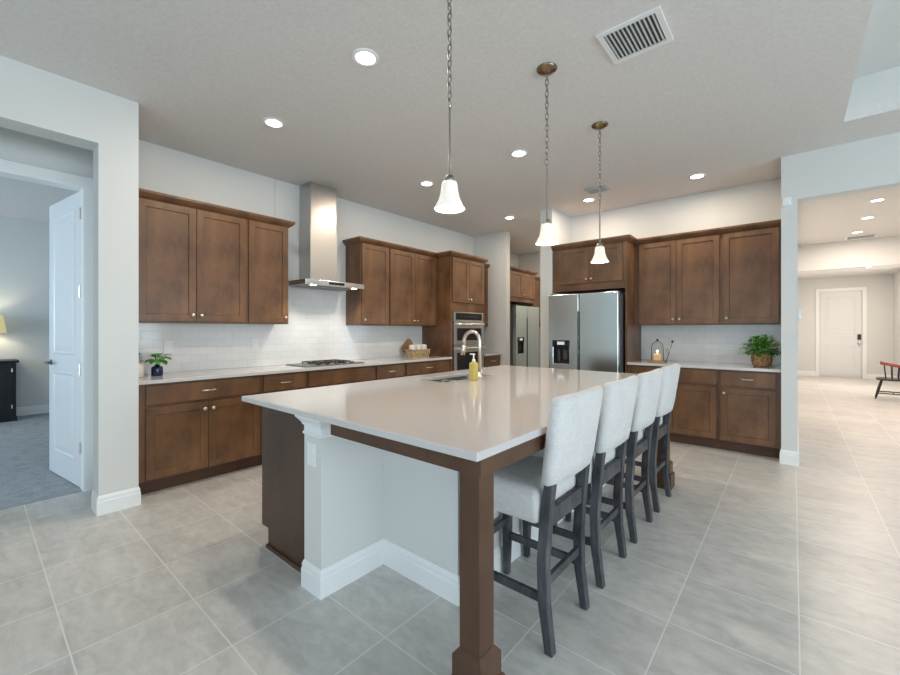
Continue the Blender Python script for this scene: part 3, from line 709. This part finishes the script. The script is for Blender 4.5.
t = thing('kitchen_faucet', 'brushed nickel gooseneck faucet standing behind the island sink', 'faucet', (-1.935, 2.66, 0.9142))
b = BM(); lathe(b, [(0.028, 0), (0.028, 0.008), (0.020, 0.014), (0.018, 0.06)], 18); obj('faucet_base', b, 'nickel', t, smooth=True)
b = BM(); pts = [(0, 0, 0.05), (0, 0, 0.27)] + [(-0.080 + 0.080 * math.cos(a), 0, 0.300 + 0.080 * math.sin(a)) for a in [PI * i / 12 for i in range(0, 13)]] + [(-0.163, 0, 0.265)]
tube(b, pts, 0.0145, 12); obj('gooseneck', b, 'nickel', t, smooth=True)
b = BM(); tube(b, [(-0.162, 0, 0.270), (-0.168, 0, 0.230), (-0.178, 0, 0.185)], [0.016, 0.019, 0.022], 12); obj('spray_head', b, 'nickel', t, smooth=True)
b = BM(); tube(b, [(0, 0.016, 0.055), (0.0, 0.045, 0.06), (0.01, 0.085, 0.085)], [0.008, 0.007, 0.005], 8); obj('handle', b, 'nickel', t, smooth=True)
t = thing('soap_dispenser', 'clear bottle of yellow soap with white pump beside the island faucet', 'soap dispenser', (-1.905, 2.54, 0.9142))
b = BM(); rings = [rrect(0, 0, 0.028, 0.028, 0.010, z) for z in (0, 0.130)] + [rrect(0, 0, 0.021, 0.021, 0.010, 0.142), rrect(0, 0, 0.013, 0.013, 0.010, 0.146)]
obj('bottle', loft(b, rings), 'soap', t, 0.002)
b = BM(); lathe(b, [(0.013, 0.144), (0.014, 0.162), (0.006, 0.166), (0.005, 0.198), (0.011, 0.199), (0.011, 0.209)], 14); box(b, -0.034, 0.0, -0.006, 0.006, 0.200, 0.209); obj('pump', b, 'white_plastic', t)

# ------------------------------------------------------------------ counter stools
def make_stool(label, y):
    t = thing('counter_stool', label, 'stool', (-0.96, y, 0), 0, 'counter stools along the island')
    b = BM(); rings = []
    for z, o, r in ((0.515, 0.012, 0.02), (0.525, 0.004, 0.025), (0.60, 0.0, 0.03), (0.635, 0.002, 0.03), (0.652, 0.014, 0.03), (0.660, 0.035, 0.03), (0.664, 0.08, 0.03)):
        rings.append(rrect(-0.033, 0, 0.207 - o, 0.215 - o, r, z))
    obj('seat', loft(b, rings), 'linen', t, smooth=True)
    b = BM(); rings = []
    n = 7
    prof = [(0.686, 0.020, 0.202), (0.691, 0.028, 0.208), (0.75, 0.032, 0.213), (0.86, 0.032, 0.218), (0.98, 0.032, 0.224), (1.026, 0.030, 0.225), (1.040, 0.022, 0.219), (1.045, 0.009, 0.208)]
    for z, hx, hy in prof:
        cx = 0.205 + 0.054 * max(0, (z - 0.67)) / 0.37; bow = 0.016; ring = []
        for k in range(13):       # outer face, then inner face, both gently curved round the sitter
            f = -1 + 2 * k / 12; e = (1 - abs(f) ** 9) ** 0.5 if abs(f) < 1 else 0
            ring.append((cx + bow * (1 - f * f) + hx * (0.55 + 0.45 * e), f * hy * 1.05, z))
        for k in range(13):
            f = 1 - 2 * k / 12; e = (1 - abs(f) ** 9) ** 0.5 if abs(f) < 1 else 0
            ring.append((cx + bow * (1 - f * f) - hx * (0.55 + 0.45 * e), f * hy * 1.05, z))
        rings.append(ring)
    # split long sides so that the panel can curve slightly
    obj('backrest', loft(b, rings), 'linen', t, smooth=True)
    for s in (-1, 1):
        b = BM(); bar(b, [(0.212, s * 0.178, 0.0), (0.186, s * 0.178, 0.19), (0.182, s * 0.178, 0.36), (0.196, s * 0.178, 0.56), (0.213, s * 0.176, 0.695)], [0.017, 0.020, 0.021, 0.021, 0.019], [0.019, 0.0215, 0.0225, 0.0225, 0.0215])
        obj('leg', b, 'stool_wood', t, 0.003)
        b = BM(); bar(b, [(-0.216, s * 0.175, 0.0), (-0.214, s * 0.175, 0.25), (-0.212, s * 0.175, 0.54)], [0.015, 0.021, 0.022], [0.015, 0.021, 0.022])
        obj('leg', b, 'stool_wood', t, 0.003)
        b = BM(); box(b, -0.215, 0.180, s * 0.176 - 0.010, s * 0.176 + 0.010, 0.190, 0.226); obj('stretcher', b, 'stool_wood', t, 0.002)
    b = BM(); box(b, 0.184, 0.206, -0.160, 0.160, 0.500, 0.572); obj('back_rail', b, 'stool_wood', t, 0.002)
    b = BM(); box(b, 0.174, 0.194, -0.160, 0.160, 0.252, 0.288); obj('stretcher', b, 'stool_wood', t, 0.002)
    b = BM(); box(b, -0.224, -0.202, -0.155, 0.155, 0.268, 0.304); obj('stretcher', b, 'stool_wood', t, 0.002)
    return t
SG = ['light grey upholstered counter stool beside the near corner post of the island',
      'second grey upholstered counter stool counting from the near island post',
      'third grey upholstered counter stool counting from the near island post',
      'grey upholstered counter stool at the far end, nearest the refrigerator wall']
SG[3] = 'fourth grey upholstered counter stool, last of the row towards the brown base cabinets'
s0 = make_stool(SG[0], 1.690)
for y, lb in zip((2.253, 2.820, 3.372), SG[1:]):
    c = copy_tree(s0); c.location = (-0.96, y, 0); c['label'] = lb

# ------------------------------------------------------------------ ceiling lights
def downlight(x, y, z, label, group, lens, power, color, r=0.083):
    t = thing('recessed_downlight', label, 'ceiling light', (x, y, z), 0, group)
    b = BM(); lathe(b, [(r, 0.0), (r, -0.006), (r - 0.012, -0.010), (r - 0.022, -0.008), (r - 0.026, 0.0)], 28, cap=False); obj('trim_ring', b, 'white_plastic', t, smooth=False)
    b = BM(); lathe(b, [(r - 0.022, -0.003), (r - 0.022, -0.0045), (0.0, -0.0055)], 28); obj('lens', b, lens, t)
    l = bpy.data.lights.new('downlight_lamp', 'AREA'); l.shape = 'DISK'; l.size = 1.5 * r; l.energy = power; l.color = color
    lo = bpy.data.objects.new('downlight_lamp', l); COL.objects.link(lo); lo.parent = t; lo.location = (0, 0, -0.012)
    return t
WARM = (1.0, 0.84, 0.67)
GC = 'recessed kitchen downlights'
for x, y, lb in ((-2.033, 1.590, 'round recessed downlight in the ceiling nearest the first pendant chain'),
                 (-3.245, 1.605, 'round recessed downlight above the wall cabinets beside the entry wall'),
                 (-2.010, 3.400, 'round recessed downlight between the first and second pendants, over the island'),
                 (-3.235, 3.410, 'round recessed downlight just beside the first glass pendant shade'),
                 (-0.809, 5.169, 'round recessed downlight in front of the end wall cabinets'),
                 (-2.033, 5.200, 'round recessed downlight above the refrigerator beside the small register'),
                 (-3.262, 5.250, 'round recessed downlight outside the pantry opening')):
    downlight(x, y, H, lb, GC, 'can', 10.5, WARM)
WH = (1.0, 0.82, 0.70)
GH = 'recessed hall downlights'
for x, y, lb in ((0.836, 7.635, 'hall downlight closest to the opening header'), (0.855, 8.731, 'middle hall downlight of the row of three'), (0.845, 9.894, 'hall downlight beside the long ceiling vent')):
    downlight(x, y, H, lb, GH, 'can_hall', 22, WH)
downlight(1.35, 13.6, 2.79, 'small downlight in the lowered entry ceiling before the front door', None, 'can_hall', 34, WH, 0.07)

downlight(-3.2, 7.25, H, 'recessed downlight inside the pantry alcove', None, 'can', 20, WARM)
# pendants
def make_pendant(label, y):
    t = thing('pendant_light', label, 'pendant light', (-1.223, y, H), 0, 'pendant lights over the island')
    b = BM(); lathe(b, [(0.066, 0.0), (0.066, -0.006), (0.052, -0.018), (0.022, -0.028), (0.006, -0.034)], 24); obj('ceiling_canopy', b, 'bronze', t, smooth=True)
    b = BM(); z = -0.034; k = 0
    while z > -0.650:
        pts = []
        for i in range(11):
            a = 2 * PI * i / 10; u_, v_ = 0.0105 * math.cos(a), 0.0245 * math.sin(a)
            pts.append((u_, 0, z - 0.018 + v_) if k % 2 else (0, u_, z - 0.018 + v_))
        tube(b, pts, 0.0030, 5, cap=False); z -= 0.037; k += 1
    obj('chain', b, 'gunmetal', t, smooth=True)
    b = BM(); tube(b, [(0, 0, -0.66), (0, 0, -0.986)], 0.0055, 10); obj('rod', b, 'gunmetal', t)
    b = BM(); lathe(b, [(0.010, -0.976), (0.020, -0.983), (0.024, -0.996), (0.026, -1.014)], 20); obj('socket_cup', b, 'gunmetal', t, smooth=True)
    b = BM(); prof = [(0.026, -1.008), (0.034, -1.011), (0.037, -1.021), (0.039, -1.041), (0.042, -1.061), (0.048, -1.084), (0.057, -1.106), (0.066, -1.123), (0.073, -1.135)]
    inner = [(r - 0.003, z) for r, z in reversed(prof)]
    lathe(b, prof + inner, 28, cap=False); obj('glass_shade', b, 'shade', t, smooth=True)
    b = BM(); lathe(b, [(0.0, -1.116), (0.018, -1.106), (0.026, -1.086), (0.022, -1.061), (0.012, -1.041), (0.012, -1.011)], 14); obj('bulb', b, 'bulb', t, smooth=True)
    l = bpy.data.lights.new('pendant_lamp', 'POINT'); l.energy = 6; l.color = WARM; l.shadow_soft_size = 0.02
    lo = bpy.data.objects.new('pendant_lamp', l); COL.objects.link(lo); lo.parent = t; lo.location = (0, 0, -1.123)
    return t
p0 = make_pendant('bell glass pendant nearest the viewer, its chain running out of the picture top', 1.443)
for y, lb in ((2.421, 'middle bell glass pendant of the three hung over the island'), (3.367, 'bell glass pendant in front of the refrigerator cabinet')):
    c = copy_tree(p0); c.location.y = y; c['label'] = lb
p0['label'] = 'bell glass pendant with its shade beside a downlight, biggest of the three'

# vents
def vent(name, label, x0, x1, y0, y1, z, n, along, fr=0.03):
    t = thing(name, label, 'air vent', ((x0 + x1) / 2, (y0 + y1) / 2, z)); hx, hy = (x1 - x0) / 2, (y1 - y0) / 2
    b = BM(); slab_hole(b, -hx, hx, -hy, hy, -hx + fr, hx - fr, -hy + fr, hy - fr, -0.010, -0.0005); obj('vent_frame', b, 'white_plastic', t, 0.002)
    b = BM(); box(b, -hx + fr * 0.8, hx - fr * 0.8, -hy + fr * 0.8, hy - fr * 0.8, -0.002, -0.0006); obj('vent_backing', b, 'grey_plate', t)
    b = BM()
    for i in range(n):
        f = (i + 0.5) / n
        if along == 'y':
            x = -hx + fr + (2 * hx - 2 * fr) * f; box(b, x - 0.0045, x + 0.0045, -hy + fr, hy - fr, -0.011, -0.003)
        else:
            y = -hy + fr + (2 * hy - 2 * fr) * f; box(b, -hx + fr, hx - fr, y - 0.0035, y + 0.0035, -0.011, -0.003)
    obj('vent_grille', b, 'vent_slat', t); return t
vent('ceiling_vent', 'white square slatted air vent in the kitchen ceiling', -0.868, -0.532, 2.325, 2.650, H, 12, 'y', 0.032)
vent('ceiling_vent', 'long slatted air vent in the hall ceiling', 0.73, 1.14, 10.26, 10.60, H, 6, 'x', 0.03)
t = thing('ceiling_register', 'small grey register on the ceiling over the refrigerator', 'ceiling register', (-1.80, 4.86, H))
b = BM(); loft(b, [rrect(0, 0, 0.125, 0.10, 0.02, 0.0), rrect(0, 0, 0.125, 0.10, 0.02, -0.012), rrect(0, 0, 0.105, 0.08, 0.02, -0.022)]); obj('register_cover', b, 'register_grey', t)
b = BM()
for i in range(5): box(b, -0.085, 0.085, -0.055 + i * 0.0275 - 0.004, -0.055 + i * 0.0275 + 0.004, -0.0255, -0.021)
obj('register_grille', b, 'register_grey', t)

# switches, outlets, sensor
def plate(name, label, cat, loc, rz, w=0.036, h=0.058, rocker=False, group=None):
    t = thing(name, label, cat, loc, rz, group); b = BM(); box(b, -w, w, -0.006, -0.0005, -h, h); obj('cover_plate', b, 'white_plastic', t, 0.002)
    b = BM()
    if rocker: box(b, -0.016, 0.016, -0.010, -0.005, -0.032, 0.032); obj('rocker', b, 'white_plastic', t, 0.002)
    else:
        for z in (-0.022, 0.022):
            b = BM(); box(b, -0.016, 0.016, -0.009, -0.005, z - 0.014, z + 0.014); obj('receptacle', b, 'white_plastic', t, 0.003)
    return t
plate('wall_outlet', 'white wall outlet on the tile just above the small navy vase', 'outlet', (XW + 0.0085, 1.19, 1.15), R90)
plate('wall_outlet', 'white wall outlet on the tile under the single-door cabinet by the hood', 'outlet', (XW + 0.0085, 1.985, 1.16), R90)
plate('wall_switch', 'white light switch on the hall side of the column', 'switch', (0.0335, 5.36, 1.20), R90, rocker=True)
t = thing('thermostat', 'white thermostat on the hall side of the column above the switch', 'thermostat', (0.0335, 5.34, 1.46), R90)
b = BM(); box(b, -0.055, 0.055, -0.030, -0.0005, -0.05, 0.05); obj('thermostat_case', b, 'white_plastic', t, 0.006)
b = BM(); box(b, -0.03, 0.03, -0.0315, -0.029, -0.015, 0.03); obj('thermostat_screen', b, 'grey_plate', t)
t = thing('motion_sensor', 'small white sensor box high on the column under the ceiling', 'sensor', (-0.045, 5.1425, 2.545), 0)
b = BM(); loft(b, [[(-0.030, -0.0005, -0.045), (0.030, -0.0005, -0.045), (0.030, -0.0005, 0.05), (-0.030, -0.0005, 0.05)], [(-0.028, -0.03, -0.03), (0.028, -0.03, -0.03), (0.028, -0.045, 0.045), (-0.028, -0.045, 0.045)]]); obj('sensor_case', b, 'white_plastic', t, 0.004)
b = BM(); box(b, -0.018, 0.018, -0.044, -0.030, -0.020, 0.012); obj('sensor_lens', b, 'trim', t, 0.003)

# ------------------------------------------------------------------ decor
def leaf_mesh(bm, base_, d, length, width, fold=0.25, droop=0.3):
    d = Vector(d).normalized(); side = d.cross(Vector((0, 0, 1)))
    if side.length < 1e-3: side = Vector((1, 0, 0))
    side.normalize(); up = side.cross(d).normalized(); base_ = Vector(base_); rows = []
    for f, wf in ((0, 0.12), (0.25, 0.8), (0.55, 1.0), (0.8, 0.65), (1.0, 0.04)):
        c = base_ + d * length * f - Vector((0, 0, 1)) * droop * length * f * f; hw = width / 2 * wf
        rows.append([bm.verts.new(c - side * hw + up * hw * fold), bm.verts.new(c), bm.verts.new(c + side * hw + up * hw * fold)])
    for a, b_ in zip(rows, rows[1:]):
        for i in range(2): bm.faces.new((a[i], a[i + 1], b_[i + 1], b_[i]))
def bushy(bm, n, rx, ry, rz, cz, ll, lw, rnd):
    for _ in range(n):
        a = rnd.uniform(0, 2 * PI); e = rnd.uniform(-0.25, 1.35); q = rnd.uniform(0.35, 1.0)
        d = Vector((math.cos(a) * math.cos(e), math.sin(a) * math.cos(e), math.sin(e)))
        p = Vector((d.x * rx * q, d.y * ry * q, cz + d.z * rz * q))
        leaf_mesh(bm, p, d + Vector((rnd.uniform(-.5, .5), rnd.uniform(-.5, .5), rnd.uniform(-.3, .4))), ll * rnd.uniform(.7, 1.2), lw * rnd.uniform(.7, 1.2), 0.25, rnd.uniform(.1, .5))
rnd = random.Random(3)
t = thing('potted_plant', 'bushy green plant in a round woven basket on the end wall countertop', 'plant', (-0.262, 5.52, 0.9142))
b = BM(); lathe(b, [(0.066, 0.0), (0.077, 0.012), (0.091, 0.055), (0.094, 0.09), (0.090, 0.130), (0.087, 0.148), (0.080, 0.148), (0.080, 0.120)], 28); obj('basket_pot', b, 'wicker', t, smooth=True)
b = BM(); lathe(b, [(0.080, 0.118), (0.05, 0.128), (0.0, 0.130)], 20); obj('soil', b, 'soil', t)
b = BM(); bushy(b, 300, 0.165, 0.15, 0.15, 0.165, 0.055, 0.032, rnd); obj('foliage', b, 'leaf', t, smooth=True)
b = BM(); bushy(b, 120, 0.185, 0.165, 0.165, 0.17, 0.050, 0.030, rnd); obj('foliage', b, 'leaf_light', t, smooth=True)
b = BM()
for i in range(16):
    a = i * 2.4; tube(b, [(0.03 * math.cos(a), 0.03 * math.sin(a), 0.12), (0.10 * math.cos(a), 0.10 * math.sin(a), 0.19 + 0.05 * (i % 3))], 0.003, 5)
obj('plant_stem', b, 'stem', t)

t = thing('vase_plant', 'broad green leaves in a small navy vase on the long countertop', 'plant', (-4.20, 1.045, 0.9142))
b = BM(); lathe(b, [(0.040, 0.0), (0.043, 0.006), (0.043, 0.062), (0.038, 0.076), (0.020, 0.083), (0.018, 0.096), (0.015, 0.096), (0.015, 0.08)], 24); obj('vase', b, 'navy', t, smooth=True)
b = BM(); st = BM()
for i in range(17):
    a = i * 2.399 + 0.4; e = 0.05 + 1.15 * ((i * 7) % 17) / 17; ln = 0.07 + 0.035 * ((i * 5) % 7) / 7
    if math.sin(a) < -0.3: ln *= 0.55
    d = Vector((math.cos(a) * math.cos(e), math.sin(a) * math.cos(e), math.sin(e))); p = Vector((0, 0, 0.135)) + d * ln * 0.6
    tube(st, [(0, 0, 0.08), p * 0.5 + Vector((0, 0, 0.05)), p], 0.002, 5)
    leaf_mesh(b, p, d + Vector((0, 0, -0.3)), 0.068, 0.064, 0.12, 0.4)
obj('foliage', b, 'leaf', t, smooth=True); obj('plant_stem', st, 'stem', t)
t = thing('potted_plant', 'dark leafy plant in a cream pot half hidden by the entry wall', 'plant', (-4.15, 0.888, 0.9142))
b = BM(); lathe(b, [(0.045, 0.0), (0.050, 0.01), (0.054, 0.115), (0.050, 0.115), (0.048, 0.10)], 24); obj('pot', b, 'cream', t, smooth=True)
b = BM(); bushy(b, 46, 0.055, 0.016, 0.08, 0.14, 0.042, 0.035, rnd); obj('foliage', b, 'leaf', t, smooth=True)

# basket with rolled towels and boards leaning on the tiles
t = thing('wicker_basket', 'pale wicker basket on the countertop in front of the oven tower', 'basket', (-4.16, 4.20, 0.9142), R90)
b = BM(); rings = [rrect(0, 0, 0.165, 0.085, 0.05, 0.0), rrect(0, 0, 0.180, 0.10, 0.055, 0.06), rrect(0, 0, 0.183, 0.105, 0.055, 0.112), rrect(0, 0, 0.171, 0.093, 0.05, 0.112), rrect(0, 0, 0.165, 0.085, 0.05, 0.03)]
obj('basket_body', loft(b, rings), 'wicker_pale', t, smooth=False)
b = BM(); rr = rrect(0, 0, 0.180, 0.101, 0.055, 0.112); tube(b, rr + [rr[0], rr[1]], 0.009, 8, cap=False); obj('rim', b, 'wicker_pale', t, smooth=True)
for i, (dy, lb) in enumerate(((-0.115, 'rolled white towel in the basket, the one beside the leaning boards'), (0.0, 'rolled white towel in the middle of the wicker basket'), (0.115, 'rolled white towel in the basket, the one closest to the oven tower'))):
    t = thing('rolled_towel', lb, 'towel', (-4.16, 4.20 + dy, 0.945), 0, 'rolled towels in the basket')
    b = BM(); n = 26; pts = []
    lathe(b, [(0.0, 0.0), (0.044, 0.002), (0.047, 0.02), (0.047, 0.135), (0.042, 0.15), (0.030, 0.146), (0.026, 0.153), (0.012, 0.15), (0.0, 0.156)], 20); obj('towel_roll', b, 'towel', t, smooth=True)
for nm, lb, dy, h, w_, lean, xo in (('cutting_board', 'wooden cutting board leaning at a slant behind the wicker basket', 4.21, 0.22, 0.12, 0.10, 0.07),):
    t = thing(nm, lb, 'cutting board', (XW + xo, dy, 0.9142), R90)
    b = BM(); A = Matrix.Rotation(-lean, 4, 'X') @ Matrix.Translation((-0.08, 0, 0.085)) @ Matrix.Rotation(0.85, 4, 'Y')
    pr = rrect(0, h / 2, w_ / 2, h / 2, 0.03, 0)
    loft(b, [[(p[0], -0.009, p[1]) for p in pr], [(p[0], 0.009, p[1]) for p in pr]])
    for v in b.verts: v.co = A @ v.co + Vector((0, 0, 0.004))
    obj('board', b, 'board', t, 0.003)

# candle lantern on the end wall countertop
t = thing('candle_lantern', 'wire-framed glass lantern on a wooden base beside the refrigerator', 'lantern', (-1.285, 5.50, 0.9142))
b = BM(); box(b, -0.105, 0.085, -0.06, 0.06, 0.0, 0.022); obj('wooden_base', b, 'board', t, 0.003)
b = BM(); lathe(b, [(0.052, 0.022), (0.054, 0.03), (0.054, 0.15), (0.045, 0.195), (0.025, 0.225), (0.012, 0.235)], 24, cap=False); obj('glass_dome', b, 'glass', t, smooth=True)
b = BM(); tube(b, [(-0.066, 0, 0.022), (-0.066, 0, 0.17)] + [(-0.066 * math.cos(a), 0, 0.17 + 0.085 * math.sin(a)) for a in [PI * i / 12 for i in range(1, 12)]] + [(0.066, 0, 0.17), (0.066, 0, 0.022)], 0.005, 8); obj('wire_frame', b, 'bronze', t, smooth=True)
b = BM(); lathe(b, [(0.006, 0.25), (0.016, 0.262), (0.016, 0.275), (0.007, 0.285), (0.0, 0.29)], 12); obj('finial', b, 'iron', t, smooth=True)
t = thing('pillar_candle', 'lit cream pillar candle glowing inside the glass lantern', 'candle', (-1.285, 5.50, 0.9365))
b = BM(); lathe(b, [(0.035, 0.0), (0.036, 0.07), (0.030, 0.074), (0.0, 0.070)], 20); obj('wax', b, 'wax', t, smooth=True)
b = BM(); lathe(b, [(0.001, 0.070), (0.005, 0.082), (0.004, 0.092), (0.0, 0.105)], 10); obj('flame', b, 'flame', t, smooth=True)
l = bpy.data.lights.new('candle_light', 'POINT'); l.energy = 2.2; l.color = (1, 0.66, 0.34); l.shadow_soft_size = 0.006
lo = bpy.data.objects.new('candle_light', l); COL.objects.link(lo); lo.parent = t; lo.location = (0, 0, 0.112)
t = thing('metal_snuffer', 'thin dark metal snuffer leaning up beside the candle lantern', 'candle snuffer', (-1.155, 5.50, 0.9142))
b = BM(); tube(b, [(-0.03, 0, 0.004), (0.0, 0, 0.12), (0.035, 0, 0.245)], 0.004, 8); obj('stem', b, 'bronze', t, smooth=True)
b = BM(); lathe(b, [(0.006, 0.0), (0.014, 0.012), (0.012, 0.026), (0.003, 0.034)], 12, c=(0.036, 0, 0.238)); obj('bell', b, 'iron', t, smooth=True)
b = BM(); tube(b, [(-0.012, 0, 0.10), (-0.03, 0, 0.14), (-0.022, 0, 0.165), (0.0, 0, 0.155)], 0.003, 6); obj('hook', b, 'bronze', t, smooth=True)

# hall chair
t = thing('spindle_armchair', 'low black spindle armchair with a red wooden rail in the hall', 'chair', (1.45, 11.33, 0), math.radians(-6)); t.scale = (0.86, 0.86, 1)
b = BM(); loft(b, [rrect(0, 0, 0.23, 0.22, 0.10, 0.355), rrect(0, 0, 0.26, 0.25, 0.12, 0.365), rrect(0, 0, 0.26, 0.25, 0.12, 0.385), rrect(0, 0, 0.23, 0.22, 0.10, 0.395)]); obj('seat', b, 'chair_black', t, smooth=False)
for sx in (-1, 1):
    for sy in (-1, 1):
        b = BM(); tube(b, [(sx * 0.17, sy * 0.16, 0.36), (sx * 0.22, sy * 0.1875, 0.18), (sx * 0.27, sy * 0.215, 0.0)], [0.017, 0.022, 0.012], 8); obj('leg', b, 'chair_black', t, smooth=True)
for sy in (-1, 1):
    b = BM(); tube(b, [(-0.26, sy * 0.212, 0.11), (0.26, sy * 0.212, 0.11)], 0.011, 8); obj('stretcher', b, 'chair_black', t, smooth=True)
b = BM(); tube(b, [(0, -0.212, 0.11), (0, 0.212, 0.11)], 0.011, 8); obj('stretcher', b, 'chair_black', t, smooth=True)
arc = []
for i in range(21):
    a = -2.2 + 4.4 * i / 20
    arc.append((0.0 + 0.27 * math.cos(a) - 0.03, 0.28 * math.sin(a), 0.60 + 0.08 * (abs(a) / 2.2) ** 1.6))
b = BM(); tube(b, arc, [0.024] + [0.016] * 19 + [0.024], 8); obj('arm_rail', b, 'chair_red', t, smooth=True)
for i in (1, 3, 5, 7, 9, 11, 13, 15, 17, 19):
    p = arc[i]; b = BM(); tube(b, [(p[0] * 0.82, p[1] * 0.80, 0.39), (p[0], p[1], p[2])], 0.010, 6); obj('spindle', b, 'chair_black', t, smooth=True)

# bedroom dresser and lamp
t = thing('dresser', 'black dresser against the bedroom wall, seen through the open door', 'dresser', (-8.975, 0.43, 0), R90)
b = BM(); box(b, -1.40, 0.0, -0.44, 0, 0.05, 0.84); obj('dresser_body', b, 'dresser', t, 0.004)
b = BM(); box(b, -1.43, 0.03, -0.475, 0, 0.84, 0.875); obj('dresser_top', b, 'dresser', t, 0.008)
b = BM(); box(b, -1.41, 0.01, -0.45, 0, 0.0, 0.07); obj('plinth', b, 'dresser', t, 0.004)
for x0 in (-1.36, -0.905, -0.45):
    dr = obj('door', shaker(BM(), 0.41, 0.66, 0.02, 0.06, 0.012), 'dresser', t, loc=(x0, -0.44, 0.13)); knob(dr, 0.03, -0.02, 0.42)
    for z in (0.06, 0.58):
        b = BM(); box(b, 0.402, 0.414, -0.026, -0.004, z, z + 0.05); obj('hinge', b, 'nickel', dr)
t = thing('table_lamp', 'lit table lamp with yellow fabric shade on the black dresser', 'lamp', (-8.75, 0.16, 0.8755))
b = BM(); lathe(b, [(0.07, 0.0), (0.07, 0.015), (0.03, 0.03), (0.055, 0.12), (0.06, 0.19), (0.03, 0.30), (0.012, 0.33), (0.010, 0.42)], 20); obj('lamp_base', b, 'dresser', t, smooth=True)
b = BM(); lathe(b, [(0.19, 0.39), (0.15, 0.65), (0.147, 0.65), (0.187, 0.39)], 28, cap=False); obj('lamp_shade', b, 'lampshade', t, smooth=True)
l = bpy.data.lights.new('table_lamp_bulb', 'POINT'); l.energy = 6; l.color = (1, 0.90, 0.74); l.shadow_soft_size = 0.04
lo = bpy.data.objects.new('table_lamp_bulb', l); COL.objects.link(lo); lo.parent = t; lo.location = (0, 0, 0.52)
